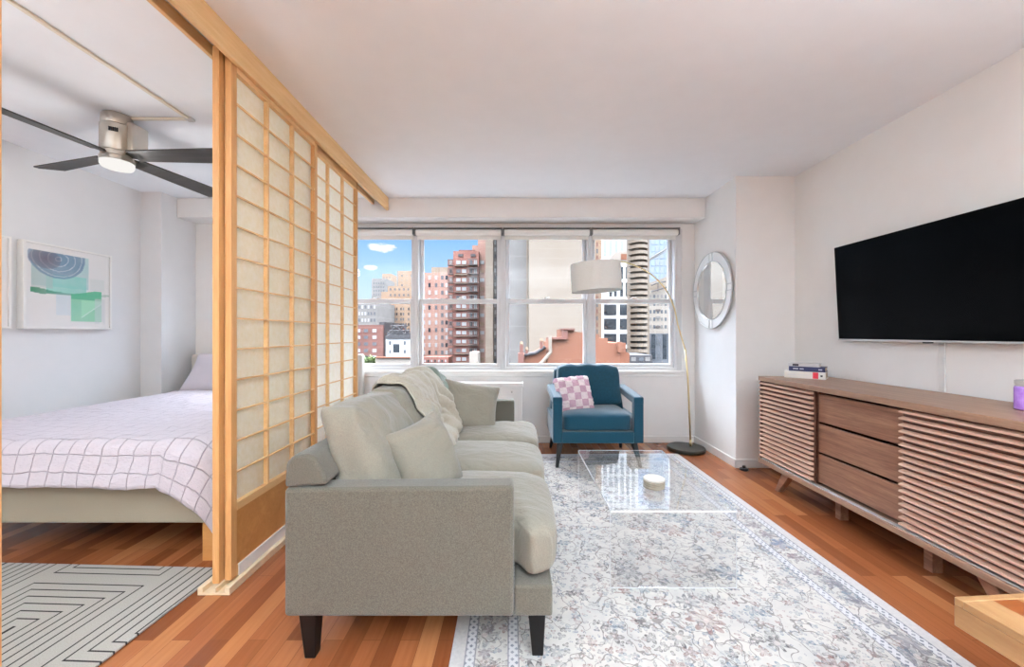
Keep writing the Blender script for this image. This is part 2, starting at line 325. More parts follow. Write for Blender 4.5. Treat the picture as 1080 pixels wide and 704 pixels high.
# ------------------------------------------------------------------ mesh tools
class MB:
    def __init__(s): s.v = []; s.f = []; s.uv = None
    def add(s, vs, fs):
        o = len(s.v); s.v += [tuple(p) for p in vs]; s.f += [tuple(i + o for i in f) for f in fs]; return s
    def box(s, x0, x1, y0, y1, z0, z1):
        return s.add([(x0, y0, z0), (x1, y0, z0), (x1, y1, z0), (x0, y1, z0), (x0, y0, z1), (x1, y0, z1), (x1, y1, z1), (x0, y1, z1)],
                     [(0, 3, 2, 1), (4, 5, 6, 7), (0, 1, 5, 4), (1, 2, 6, 5), (2, 3, 7, 6), (3, 0, 4, 7)])
    def cbox(s, c, d, mat=None):
        vs = []
        for z in (-1, 1):
            for x, y in ((-1, -1), (1, -1), (1, 1), (-1, 1)):
                p = Vector((x * d[0] / 2, y * d[1] / 2, z * d[2] / 2))
                if mat is not None: p = mat @ p
                vs.append((p.x + c[0], p.y + c[1], p.z + c[2]))
        return s.add(vs, [(0, 3, 2, 1), (4, 5, 6, 7), (0, 1, 5, 4), (1, 2, 6, 5), (2, 3, 7, 6), (3, 0, 4, 7)])
    def hexa(s, bottom, top):       # two quads
        return s.add(list(bottom) + list(top), [(0, 3, 2, 1), (4, 5, 6, 7), (0, 1, 5, 4), (1, 2, 6, 5), (2, 3, 7, 6), (3, 0, 4, 7)])
    def prism(s, poly, axis, a, b):  # poly in the other two axes, in order
        n = len(poly); vs = []
        for t_ in (a, b):
            for p, q in poly:
                vs.append({0: (t_, p, q), 1: (p, t_, q), 2: (p, q, t_)}[axis])
        fs = [tuple(range(n))[::-1], tuple(range(n, 2 * n))] + [(i, (i + 1) % n, n + (i + 1) % n, n + i) for i in range(n)]
        return s.add(vs, fs)
    def lathe(s, prof, c=(0, 0, 0), n=32, mat=None):
        vs = []; m = len(prof)
        for i in range(n):
            a = 2 * PI * i / n
            for r, z in prof:
                p = Vector((r * math.cos(a), r * math.sin(a), z))
                if mat is not None: p = mat @ p
                vs.append((p.x + c[0], p.y + c[1], p.z + c[2]))
        fs = []
        for i in range(n):
            j = (i + 1) % n
            for k in range(m - 1): fs.append((i * m + k, j * m + k, j * m + k + 1, i * m + k + 1))
        if prof[0][0] > 1e-6: fs.append(tuple(i * m for i in range(n))[::-1])
        if prof[-1][0] > 1e-6: fs.append(tuple(i * m + m - 1 for i in range(n)))
        return s.add(vs, fs)
    def tube(s, pts, r, n=10, closed=False):
        pts = [Vector(p) for p in pts]; N = len(pts); vs = []; up = Vector((0.13, 0.21, 0.97)).normalized(); prev = None
        for i, p in enumerate(pts):
            a = pts[(i - 1) % N] if (closed or i > 0) else p
            b = pts[(i + 1) % N] if (closed or i < N - 1) else p
            d = (b - a).normalized()
            u = (up if prev is None else prev); u = (u - d * u.dot(d)).normalized(); prev = u; w = d.cross(u)
            rr = r[i] if isinstance(r, (list, tuple)) else r
            for k in range(n):
                an = 2 * PI * k / n; q = p + u * (rr * math.cos(an)) + w * (rr * math.sin(an)); vs.append(tuple(q))
        fs = []
        for i in range(N if closed else N - 1):
            j = (i + 1) % N
            for k in range(n): fs.append((i * n + k, i * n + (k + 1) % n, j * n + (k + 1) % n, j * n + k))
        if not closed: fs += [tuple(range(n))[::-1], tuple((N - 1) * n + k for k in range(n))]
        return s.add(vs, fs)
    def grid(s, fn, nu, nv, thick=0.0):
        vs = [fn(i / nu, j / nv) for j in range(nv + 1) for i in range(nu + 1)]
        fs = [(j * (nu + 1) + i, j * (nu + 1) + i + 1, (j + 1) * (nu + 1) + i + 1, (j + 1) * (nu + 1) + i) for j in range(nv) for i in range(nu)]
        return s.add(vs, fs)
    def blob(s, fn, n=16, k=6.0):    # rounded box of half size 1, then fn(x, y, z) -> point
        bm = bmesh.new(); bmesh.ops.create_cube(bm, size=2.0)
        bmesh.ops.subdivide_edges(bm, edges=bm.edges[:], cuts=n, use_grid_fill=True)
        for q in bm.verts:
            x, y, z = q.co
            r = (abs(x) ** k + abs(y) ** k + abs(z) ** k) ** (1 / k)
            m = max(abs(x), abs(y), abs(z)); f = m / r if r else 1
            q.co = (x * f, y * f, z * f)
        bm.verts.index_update()
        vs = [fn(q.co.x, q.co.y, q.co.z) for q in bm.verts]; fs = [tuple(w.index for w in f.verts) for f in bm.faces]; bm.free()
        return s.add(vs, fs)

ROOTLOC = {}
def build(name, mb, mat, parent=None, world=True, bevel=0.0, seg=2, smooth=False, sub=0, solid=0.0, origin=None, angle=35):
    me = bpy.data.meshes.new(name)
    off = Vector((0, 0, 0))
    if parent is not None and world: off = ROOTLOC[parent.name]
    elif parent is None and origin is not None: off = Vector(origin)
    me.from_pydata([(p[0] - off.x, p[1] - off.y, p[2] - off.z) for p in mb.v], [], mb.f); me.update()
    bm = bmesh.new(); bm.from_mesh(me); bmesh.ops.recalc_face_normals(bm, faces=bm.faces[:]); bm.to_mesh(me); bm.free()
    if isinstance(mat, str): mat = M[mat]
    me.materials.append(mat)
    o = bpy.data.objects.new(name, me); COL.objects.link(o)
    if parent is not None:
        o.parent = parent; ROOTLOC[o.name] = off.copy()
    elif origin is not None:
        o.location = origin; ROOTLOC[o.name] = off.copy()
    else: ROOTLOC[o.name] = Vector((0, 0, 0))
    if solid:
        m = o.modifiers.new('solid', 'SOLIDIFY'); m.thickness = solid; m.offset = 0
    if bevel:
        m = o.modifiers.new('bevel', 'BEVEL'); m.width = bevel; m.segments = seg; m.limit_method = 'ANGLE'; m.angle_limit = math.radians(40)
    if sub:
        m = o.modifiers.new('sub', 'SUBSURF'); m.levels = sub; m.render_levels = sub
    if smooth: me.shade_smooth()
    elif bevel:
        me.shade_smooth(); me.set_sharp_from_angle(angle=math.radians(angle))
    return o
def thing(name, label, cat, loc=(0, 0, 0), rot=0.0, group=None, kind=None):
    o = bpy.data.objects.new(name, None); COL.objects.link(o); o.location = loc; o.rotation_euler = (0, 0, rot) if not isinstance(rot, tuple) else rot
    o.empty_display_size = 0.1
    ROOTLOC[o.name] = Vector(loc)
    tag(o, label, cat, group, kind); return o
def tag(o, label=None, cat=None, group=None, kind=None):
    if label: o['label'] = label
    if cat: o['category'] = cat
    if group: o['group'] = group
    if kind: o['kind'] = kind
    return o
def struct(name, mb, mat, **kw):
    return tag(build(name, mb, mat, **kw), kind='structure')
def copy_tree(o, parent=None):
    c = o.copy(); COL.objects.link(c)
    if parent is not None: c.parent = parent
    for ch in o.children: copy_tree(ch, c)
    return c
def wob(p, sc, amp, seed=0.0):
    return noise.noise(Vector((p[0] * sc + seed, p[1] * sc + seed * 1.7, p[2] * sc - seed))) * amp
# =============================================================== THE ROOM
XL, XR, YW, ZC = -3.59, 2.42, 4.13, 2.52
YB = -3.2
OPX0, OPX1, OPZ0, OPZ1 = -2.92, 1.775, 0.765, 2.27
struct('floor', MB().box(XL - .15, XR + .15, YB - .15, YW + .3, -0.08, 0.0), 'floor')
struct('ceiling', MB().box(XL - .15, XR + .15, YB - .15, YW + .3, ZC, ZC + .12), 'ceiling')
struct('wall_right', MB().box(XR, XR + .15, YB, YW, 0, ZC), 'wall')
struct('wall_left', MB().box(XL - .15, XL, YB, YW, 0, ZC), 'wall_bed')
struct('wall_rear', MB().box(XL, XR, YB - .15, YB, 0, ZC), 'wall')
w = MB().box(XL, XR, YW, YW + .3, 0, OPZ0).box(XL, XR, YW, YW + .3, OPZ1, ZC).box(XL, OPX0, YW, YW + .3, OPZ0, OPZ1).box(OPX1, XR, YW, YW + .3, OPZ0, OPZ1)
struct('wall_front', w, 'wall')
struct('wall_column_right', MB().box(1.911, XR, 3.36, YW, 0, ZC), 'wall')
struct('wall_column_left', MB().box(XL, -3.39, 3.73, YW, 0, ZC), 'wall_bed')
struct('trim_1', MB().box(-3.39, 1.911, 3.90, YW, 2.326, ZC), 'wall', bevel=.004)        # boxed beam over the windows
b = MB()
struct('baseboard_right', MB().prism([(XR, 0), (XR - .018, 0), (XR - .018, .064), (XR - .008, .075), (XR, .075)], 1, YB, 3.36) if False else MB().box(XR - .016, XR, YB, 3.36, 0, .075), 'trim', bevel=.006)
struct('baseboard_column', MB().box(1.895, XR - .016, 3.344, 3.36, 0, .075).box(1.895, 1.911, 3.344, YW, 0, .075), 'trim', bevel=.005)
struct('baseboard_front', MB().box(.10, 1.895, YW - .016, YW, 0, .075), 'trim', bevel=.006)
struct('baseboard_left', MB().box(XL, XL + .016, YB, 3.73, 0, .075).box(-3.39, -3.374, 3.73, YW, 0, .075), 'trim', bevel=.006)
# window ledge and apron moulding
struct('trim_2', MB().box(OPX0, OPX1 + .02, 4.095, 4.26, .735, .768).box(OPX0, OPX1 + .02, 4.112, YW, .700, .735), 'trim', bevel=.006)

# windows: five double hung sashes in one long opening
def sash(mb, x0, x1, z0, z1, y0, y1, st=.034, top=.036, bot=.04):
    mb.box(x0, x0 + st, y0, y1, z0, z1).box(x1 - st, x1, y0, y1, z0, z1)
    mb.box(x0 + st, x1 - st, y0, y1, z0, z0 + bot).box(x0 + st, x1 - st, y0, y1, z1 - top, z1)
for i in range(5):
    x0 = -2.905 + i * .927 + (.0 if i else 0); x1 = x0 + .927
    x0, x1 = (-2.91 + .9275 * i, -2.91 + .9275 * (i + 1))
    wn = thing('window_%d' % (i + 1), None, None, ((x0 + x1) / 2, 4.2, OPZ0)); wn['kind'] = 'structure'
    f = MB().box(x0, x0 + .03, 4.135, 4.27, OPZ0, OPZ1).box(x1 - .03, x1, 4.135, 4.27, OPZ0, OPZ1)
    f.box(x0 + .03, x1 - .03, 4.135, 4.27, OPZ1 - .05, OPZ1).box(x0 + .03, x1 - .03, 4.135, 4.27, OPZ0, OPZ0 + .035)
    if i == 4: f.box(x1, OPX1, 4.135, 4.27, OPZ0, OPZ1)
    build('window_frame', f, 'alum', wn, bevel=.003)
    a, b_ = x0 + .032, x1 - .032
    m = MB(); sash(m, a, b_, 1.485, OPZ1 - .05, 4.215, 4.25); u = build('upper_sash', m, 'alum', wn, bevel=.003)
    build('glass_pane', MB().box(a + .034, b_ - .034, 4.231, 4.234, 1.52, OPZ1 - .085), 'glass', u)
    m = MB(); sash(m, a, b_, OPZ0 + .035, 1.53, 4.165, 4.20, top=.048, bot=.036); l_ = build('lower_sash', m, 'alum', wn, bevel=.003)
    build('glass_pane', MB().box(a + .034, b_ - .034, 4.181, 4.184, OPZ0 + .07, 1.483), 'glass', l_)
    xc = (x0 + x1) / 2
    build('sash_lock', MB().box(xc - .03, xc + .03, 4.170, 4.195, 1.53, 1.540).lathe([(.014, 1.540), (.014, 1.548), (0, 1.55)], (xc, 4.182, 0), 16).box(xc - .005, xc + .04, 4.166, 4.178, 1.546, 1.553), 'steel', wn)
    # roller blind, rolled up under the head of each window
    r = thing('roller_blind', ['rolled white roller blind above the leftmost bedroom window', 'rolled white roller blind above the window hidden partly by the lattice screen',
        'rolled white roller blind above the window with the red balcony tower', 'rolled white roller blind above the window with the blank beige wall',
        'rolled white roller blind in the right corner above the white tower'][i], 'blind', (xc, 4.09, 2.2), group='roller blinds over the windows')
    build('roll', MB().prism([(4.055 + .035 + .035 * math.cos(k * PI / 10), 2.222 + .033 * math.sin(k * PI / 10)) for k in range(20)], 0, x0 + .018, x1 - .018), 'blind', r, smooth=False, bevel=.001)
    build('hem_bar', MB().box(x0 + .02, x1 - .02, 4.122, 4.132, 2.155, 2.20), 'blind', r, bevel=.003)
    build('gap_shadow_strip', MB().box(x0 + .015, x1 - .015, 4.06, 4.13, 2.2575, 2.2685), 'alum_dark', r)  # dark strip painting in the shadow of the gap above the blind
    build('bracket', MB().box(x0 + .004, x0 + .014, 4.05, 4.13, 2.195, 2.268), 'alum_dark', r)
    build('bracket', MB().box(x1 - .014, x1 - .004, 4.05, 4.13, 2.195, 2.268), 'alum_dark', r)
    
# radiator cover
rc = thing('radiator_cover', 'long white radiator cover standing below the windows behind the sofa', 'radiator cover', (-.65, 4.05, 0))
build('body', MB().box(-1.39, .075, 3.98, 4.112, 0.0, .605), 'trim', rc, bevel=.004)
build('top', MB().box(-1.40, .087, 3.965, 4.112, .607, .655), 'trim', rc, bevel=.006)
build('screw_knob', MB().lathe([(.012, 0), (.012, .008), (.004, .012), (0, .012)], (-.03, 3.98, .565), 16, Matrix.Rotation(PI / 2, 3, 'X')), 'steel', rc, smooth=True)

# =============================================================== SHOJI
def shoji(xf, y0, y1, label, z0=.035, z1=2.455):
    th = .030; xb = xf - th
    r = thing('shoji_panel', label, 'sliding screen', ((xf + xb) / 2, (y0 + y1) / 2, z0), group='lattice screen panels')
    st = .036
    build('stile', MB().box(xb, xf, y0, y0 + st, z0, z1), 'pine', r, bevel=.0015)
    build('stile', MB().box(xb, xf, y1 - st, y1, z0, z1), 'pine', r, bevel=.0015)
    build('top_rail', MB().box(xb, xf, y0 + st, y1 - st, 2.372, z1), 'pine_flat', r)
    build('middle_rail', MB().box(xb, xf, y0 + st, y1 - st, .338, .374), 'pine_flat', r)
    build('bottom_rail', MB().box(xb, xf, y0 + st, y1 - st, z0, z0 + .05), 'pine_flat', r)
    build('lower_board', MB().box(xb + .012, xf - .006, y0 + st, y1 - st, z0 + .05, .338), 'cedar', r)
    build('paper', MB().add([(xb + .005, y0 + st, .374), (xb + .005, y1 - st, .374), (xb + .005, y1 - st, 2.372), (xb + .005, y0 + st, 2.372)], [(0, 1, 2, 3)]), 'washi', r)
    lt = MB(); a, b_ = y0 + st, y1 - st
    for k in (1, 2):
        yc = a + (b_ - a) * k / 3; lt.box(xb + .007, xf - .002, yc - .0065, yc + .0065, .374, 2.372)
    for k in range(1, 14):
        zc = .374 + (2.372 - .374) * k / 14; lt.box(xf - .012, xf - .001, a, b_, zc - .0035, zc + .0035)
    build('lattice', lt, 'pine_flat', r)
    return r
shoji(-1.290, 1.769, 2.54, 'lattice screen panel of paper and pine nearest the open bedroom entrance')
shoji(-1.328, 2.51, 3.29, 'lattice screen panel of paper and pine nearest the windows')
shoji(-1.328, 1.745, 2.505, 'lattice screen panel on the rear track, only its pine edge showing')
shoji(-1.290, .208, .978, 'lattice screen panel whose pine edge runs along the left border')
rl = thing('sliding_screen_rail', 'pale pine double rail hung under the ceiling above the lattice screens', 'rail', (-1.36, 1.9, ZC))
build('front_fascia', MB().box(-1.288, -1.266, -1.0, 3.898, 2.395, ZC), 'pine_flat', rl, bevel=.002)
build('rear_fascia', MB().box(-1.432, -1.412, -1.0, 3.898, 2.455, ZC), 'pine_flat', rl, bevel=.002)
build('channel', MB().box(-1.411, -1.289, -1.0, 3.898, 2.505, ZC).box(-1.327, -1.321, -1.0, 3.898, 2.462, 2.505).box(-1.296, -1.289, -1.0, 3.898, 2.462, 2.505), 'steel', rl)
tk = thing('sliding_screen_track', 'pale grooved floor track under the lattice screens', 'track', (-1.34, 2.8, 0))
tb = MB().box(-1.405, -1.262, 1.72, 3.90, 0, .010)
for a, b_ in ((-1.405, -1.382), (-1.3265, -1.3215), (-1.284, -1.262)): tb.box(a, b_, 1.72, 3.90, .010, .033)
build('grooved_base', tb, plain('pale_track_wood', rgb(226, 206, 172), .5, var=.1, scale=20), tk, bevel=.002)
build('side_strip', MB().box(-1.2885, -1.2825, 1.81, 3.90, .0335, .088), 'trim', tk)

# =============================================================== BEDROOM
# bed
bd = thing('bed', 'low double bed with beige upholstered frame and tall pale headboard', 'bed', (-2.35, 2.95, 0))
build('frame', MB().box(-3.22, -1.535, 1.94, 3.98, .21, .43), 'bedframe', bd, bevel=.012)
build('headboard', MB().box(-3.335, -1.575, 4.0, 4.085, .06, .945), 'headboard', bd, bevel=.02, seg=3)
for x in (-3.1, -1.56):
    for y in (2.02, 3.85): build('leg', MB().box(x - .035, x + .035, y - .035, y + .035, 0, .21), 'cedar', bd)
build('mattress', MB().blob(lambda x, y, z: (-2.35 + x * .79, 2.97 + y * 1.0, .52 + z * .085), 6, 10), 'white_frame', bd, smooth=True)
# quilt
QX0, QX1, QY0, QY1, QZ, QR = -3.13, -1.475, 1.915, 3.62, .628, .25
def quilt(u, v):
    s = -3.13 - .12 + u * (1.655 + .12 + .22); tq = 3.62 - v * (3.62 - 1.915 + .19)     # unfolded cloth
    dx = s - (QX1 - QR); dy = (QY0 + QR) - tq
    dl = QX0 - s
    if dx > 0 and dy > 0:
        a = math.atan2(dx, dy); r = max(dx, dy) if True else 0
        r = (dx ** 3.0 + dy ** 3.0) ** (1 / 3.0)
    elif dx > 0: a = PI / 2; r = dx
    elif dy > 0: a = 0; r = dy
    else: a = 0; r = 0
    z = QZ + wob((s, tq, 0), 5, .010) + wob((s, tq, 0), 17, .006)
    if r <= 0: p = [s, tq, z]
    else:
        e = .05; L = QR - e
        cx, cy = (QX1 - QR if dx > 0 else s), (QY0 + QR if dy > 0 else tq)
        if r <= L: h, d_ = r, 0
        elif r <= L + e * PI / 2: an = (r - L) / e; h = L + e * math.sin(an); d_ = e * (1 - math.cos(an))
        else: h = L + e; d_ = e + r - L - e * PI / 2
        fl = .028 * max(0, d_ / .2) * (1 + .5 * math.sin(a * 6 + 1)) + wob((s * 1.0, 0, tq), 6, .02) * min(1, d_ / .1)
        h += fl + .075 * math.sin(2 * a) * min(1, d_ / .05)
        if dx > 0: d_ *= 1 + .65 * math.sin(a)
        if dx > 0 and dy > 0: pass
        p = [cx + h * math.sin(a), cy - h * math.cos(a), z - d_]
    if dl > 0: p[0] = QX0 - .02; p[2] -= dl
    p[2] = max(p[2], .03)
    return p
m = MB().grid(quilt, 110, 100)
q = build('quilt', m, 'quilt', None, origin=(-2.35, 2.8, .6), smooth=True, solid=.008)
tag(q, 'pale lilac quilt with stitched squares spread over the bed', 'quilt')
uvl = q.data.uv_layers.new(name='UVMap'); nu = 110; nv = 100
for lp in q.data.loops:
    j, i = divmod(lp.vertex_index, nu + 1); uvl.data[lp.index].uv = (i / nu * 2.04, j / nv * 1.895)
def pillow(w, h, t_, n=14, seed=0.0, amp=.012, pinch=.13):
    def fn(x, y, z):
        e = max(0.0, 1 - abs(x) ** 2.6) ** .5 * max(0.0, 1 - abs(y) ** 2.6) ** .5
        sx = x * (1 - pinch * (1 - abs(x) ** 2) * 0 - pinch * (1 - y * y) * abs(x) ** 3 * .8); sy = y * (1 - pinch * (1 - x * x) * abs(y) ** 3 * .8)
        p = Vector((sx * w / 2, sy * h / 2, z * t_ / 2 * (.06 + .94 * e)))
        a = amp * (0.3 + .7 * e)
        p.z += wob(p, 7, a, seed) + wob(p, 19, a * .45, seed + 3) * (1 if z > 0 else -1)
        return tuple(p)
    return MB().blob(lambda x, y, z: fn(x, y, z), n, 30)
def soft(name, label, cat, w, h, t_, loc, normal, roll, mat, seed=0, group=None, amp=.012, sub=1, pinch=.13, fuzz=0.0):
    pm = pillow(w, h, t_, n=26 if fuzz else 14, seed=seed, amp=amp, pinch=pinch)
    if fuzz: pm.v = [tuple(Vector(p) + Vector(p).normalized() * wob(p, 45, fuzz) + Vector((wob(p, 70, fuzz, 3), wob(p, 70, fuzz, 5), wob(p, 60, fuzz, 8)))) for p in pm.v]
    o = build(name, pm, mat, None, smooth=True, sub=sub)
    n_ = Vector(normal).normalized(); up = Vector((0, 0, 1)); x_ = up.cross(n_).normalized(); y_ = n_.cross(x_)
    R = Matrix((x_, y_, n_)).transposed().to_4x4() @ Matrix.Rotation(math.radians(roll), 4, 'Z')
    o.matrix_world = Matrix.Translation(loc) @ R
    tag(o, label, cat, group); return o
soft('pillow', 'lilac bed pillow leaning on the pale headboard', 'pillow', .70, .46, .17, (-2.83, 3.80, .775), (0.05, -.80, .6), 0, 'quilt', 4)
soft('pillow', 'second lilac bed pillow hidden beside the first behind the screen', 'pillow', .70, .46, .17, (-1.98, 3.80, .775), (0.0, -.80, .6), 0, 'quilt', 9)
# maze rug
m = MB().grid(lambda u, v: ((u - .5) * 1.55, (v - .5) * 2.3, .004), 2, 2)
mr = build('maze_rug', MB().box(-.82, .82, -1.15, 1.15, 0.0, .010), 'maze', None, bevel=.003)
mr.location = (-2.29, .79, .001); mr.rotation_euler = (0, 0, math.radians(-2.2)); tag(mr, 'grey bedroom rug with dark nested maze lines at the foot of the bed', 'rug')
# pictures on the left wall
def picture(y0, y1, z0, z1, label, fn):
    X = XL + .001; dp = .050; fw = .014
    r = thing('picture_frame', label, 'picture', (X, (y0 + y1) / 2, z0), group='framed watercolours on the bedroom wall')
    f = MB().box(X, X + dp, y0, y0 + fw, z0, z1).box(X, X + dp, y1 - fw, y1, z0, z1).box(X, X + dp, y0 + fw, y1 - fw, z0, z0 + fw).box(X, X + dp, y0 + fw, y1 - fw, z1 - fw, z1)
    build('frame', f, 'white_frame', r, bevel=.001)
    ny, nz = 110, 120; a0, a1, b0, b1 = y0 + fw, y1 - fw, z0 + fw, z1 - fw
    g = MB().grid(lambda u, v: (X + dp - .012, a0 + (a1 - a0) * u, b0 + (b1 - b0) * v), ny, nz)
    g.box(X + .002, X + dp - .014, a0, a1, b0, b1)
    nm = NT('watercolour'); va = nm.n('ShaderNodeVertexColor', layer_name='paint'); nm.bsdf(va.outputs[0], .7, 0, .1)
    a = build('artwork', g, nm.m, r)
    ca = a.data.color_attributes.new('paint', 'FLOAT_COLOR', 'POINT')
    for k, vt in enumerate(a.data.vertices):
        if k < (ny + 1) * (nz + 1):
            j, i = divmod(k, ny + 1); ca.data[k].color = fn(i / ny, j / nz)
        else: ca.data[k].color = rgb(235, 234, 232)
    build('glazing', MB().box(X + dp - .006, X + dp - .004, a0, a1, b0, b1), 'glass', r)
def blend(c, d, k): return tuple(a + (b - a) * k for a, b in zip(c, d))
def art1(u, v):       # generic washes of blue, aqua and green on white
    n = noise.noise(Vector((u * 4, v * 4, 1))) * .5 + noise.noise(Vector((u * 13, v * 13, 5))) * .25
    c = rgb(240, 238, 236)
    if .04 < u < .93 and .06 < v < .9 or True:
        if .07 < u < .72 and .50 < v < .93: c = blend(c, rgb(160, 208, 206), .6 + n * .4)
        if .22 < u < .70 and .42 < v < .66: c = blend(c, rgb(140, 218, 204), .75 + n * .4)
        if .07 < u < .30 and .48 < v < .74: c = blend(c, rgb(188, 204, 200), .6)
        r = math.hypot((u - .36) / .32, (v - .86) / .24) + n * .12
        if r < 1 and v < .93:
            c = blend(c, rgb(112, 140, 172), .75 + n * .3)
            if abs((r * 4) % 1 - .5) < .06: c = blend(c, rgb(220, 226, 232), .7)
        r = math.hypot((u - .22) / .17, (v - .84) / .12) + n * .2
        if r < 1 and v < .93: c = blend(c, rgb(118, 98, 110), .8 - r * .4)
        if .33 < u < .66 and .15 < v < .44: c = blend(c, rgb(206, 226, 236), .45 + n * .4)
        if abs(v - (.455 - .03 * math.sin(u * 3) + .0)) < .014 + .02 * math.exp(-((u - .15) / .12) ** 2) and u > .06: c = blend(c, rgb(52, 146, 110), max(.35, 1 - u * .9))
        if .50 < u < .90 and .08 < v < .47 + .03 * math.sin(u * 9):
            c = blend(c, rgb(128, 212, 170), .8 + n * .2)
            if v > .37: c = blend(c, rgb(74, 182, 136), .7)
            if u > .63 and v < .36 and (u - .63) * .9 + .12 < .36 + .2 * 0 and v > .12 and not (.13 + (u - .63) * .75 > v): c = blend(c, rgb(176, 232, 198), .8)
            if abs(v - (.13 + (u - .63) * .75)) < .008 and u > .63: c = blend(c, rgb(220, 244, 230), .8)
        if .74 < u < .93 and .5 < v < .66: c = blend(c, rgb(222, 228, 224), .6)
        if .80 < u < .94 and .05 < v < .40 and n > 0: c = blend(c, rgb(214, 220, 222), .5)
    return c
def art2(u, v):
    n = noise.noise(Vector((u * 4, v * 4, 9))) * .5
    c = rgb(240, 238, 236)
    if .1 < u < .9 and .08 < v < .93: c = blend(c, rgb(206, 204, 206), .7 + n)
    if .2 < u < .9 and .35 < v < .6: c = blend(c, rgb(196, 214, 206), .7)
    if .1 < u < .9 and .1 < v < .3: c = blend(c, rgb(190, 200, 202), .5)
    return c
picture(2.80, 3.415, 1.195, 1.84, 'white box frame with abstract aqua and green watercolour on the bedroom wall', art1)
picture(2.12, 2.735, 1.195, 1.84, 'white box frame with pale grey watercolour cut by the left border', art2)

# ceiling fan
FC = Vector((-2.485, 2.43, 0))
fn_ = thing('ceiling_fan', 'brushed nickel ceiling fan with four dark blades and round light in the bedroom', 'fan', (FC.x, FC.y, ZC))
build('housing', MB().lathe([(0.0, ZC), (.070, ZC), (.075, ZC - .01), (.075, ZC - .062), (.073, ZC - .066), (.080, ZC - .07), (.080, ZC - .225), (.077, ZC - .232)], (FC.x, FC.y, 0), 40), 'nickel', fn_, smooth=False, bevel=.002)
build('blade_hub', MB().lathe([(0, ZC - .225), (.077, ZC - .232), (.077, ZC - .262), (.082, ZC - .266), (.082, ZC - .292), (0, ZC - .292)], (FC.x, FC.y, 0), 40), 'nickel', fn_, bevel=.002)
build('receiver_box', MB().cbox((FC.x + .084, FC.y + .04, ZC - .14), (.05, .11, .19)), 'nickel', fn_, bevel=.008)
vt = MB()
for k in range(5): vt.cbox((FC.x + .0, FC.y, 0), (0, 0, 0)) if False else vt.cbox((FC.x + .081 * math.sin(.35 + k * .11), FC.y - .081 * math.cos(.35 + k * .11), ZC - .115), (.006, .006, .024))
build('vent_slots', vt, 'ink', fn_)
build('light_diffuser', MB().lathe([(.081, ZC - .292), (.081, ZC - .312), (.074, ZC - .326), (.045, ZC - .334), (0, ZC - .337)], (FC.x, FC.y, 0), 40), 'diffuser', fn_, smooth=True)
for k, adeg in enumerate((0, 81, 164, 262)):
    Rm = Matrix.Rotation(math.radians(adeg), 3, 'Z'); mb = MB()
    for (r0, r1, w0, w1) in ((.10, .70, .050, .070),):
        pts = [(r0, -w0), (r1 - .04, -w1), (r1, w1 * .5), (r1 - .02, w1), (r0, w0)]
        vs = []
        for dz in (-.004, .004):
            for (a, b_) in pts:
                p = Rm @ Vector((a, b_, dz - b_ * .20)); vs.append((p.x + FC.x, p.y + FC.y, p.z + ZC - .25))
        n_ = len(pts); mb.add(vs, [tuple(range(n_))[::-1], tuple(range(n_, 2 * n_))] + [(i, (i + 1) % n_, n_ + (i + 1) % n_, n_ + i) for i in range(n_)])
    bl = build('blade', mb, 'blade', fn_)
    bi = MB(); vs = []
    for dz in (-.006, .003):
        for (a, b_) in ((.06, -.02), (.16, -.035), (.16, .035), (.06, .02)):
            p = Rm @ Vector((a, b_, dz - b_ * .20)); vs.append((p.x + FC.x, p.y + FC.y, p.z + ZC - .248))
    bi.add(vs, [(0, 3, 2, 1), (4, 5, 6, 7), (0, 1, 5, 4), (1, 2, 6, 5), (2, 3, 7, 6), (3, 0, 4, 7)]); build('blade_bracket', bi, 'lamp_base', bl)
rw = thing('cable_raceway', 'thin cream cable raceway running across the bedroom ceiling to the fan', 'cable cover', (-2.04, 2.4, ZC))
build('long_run', MB().box(-2.062, -2.042, -.5, 2.46, ZC - .014, ZC - .0005), plain('cream_plastic', rgb(222, 216, 200), .5), rw, bevel=.003)
build('short_run', MB().box(FC.x + .075, -2.042, 2.44, 2.46, ZC - .014, ZC - .0005), M['cream_plastic'] if 'cream_plastic' in M else bpy.data.materials['cream_plastic'], rw, bevel=.003)
build('corner_clip', MB().box(-2.068, -2.028, 2.43, 2.47, ZC - .018, ZC - .0005), 'steel', rw, bevel=.003)
# =============================================================== SOFA
sf = thing('sofa', 'grey beige fabric three seat sofa on tapered black legs in front of the lattice screen', 'sofa', (-.335, 2.27, 0))
SY0, SY1, SX0, SXA, SX1 = 1.35, 3.18, -.803, -.003, .132
def sidepanel(y0, y1):
    mb = MB().prism([(SX0, .172), (SXA, .172), (SXA, .628), (SX0 + .02, .62), (SX0, .62)], 1, y0, y1); return mb
build('arm', sidepanel(SY0, SY0 + .095), 'sofa', sf, bevel=.014, seg=3)
build('arm', sidepanel(SY1 - .095, SY1), 'sofa', sf, bevel=.014, seg=3)
build('base', MB().box(SX0 + .005, SXA - .002, SY0 + .096, SY1 - .096, .175, .285).box(SXA + .001, SX1, SY0 + .004, SY1 - .004, .172, .280), 'sofa', sf, bevel=.010, seg=3)
build('back_frame', MB().prism([(SX0, .6225), (-.655, .632), (-.66, .66), (-.695, .725), (-.72, .738), (-.772, .735), (-.798, .71)], 1, SY0 + .002, SY1 - .002).box(SX0 + .004, -.70, SY0 + .098, SY1 - .098, .29, .62), 'sofa', sf, bevel=.012, seg=3)
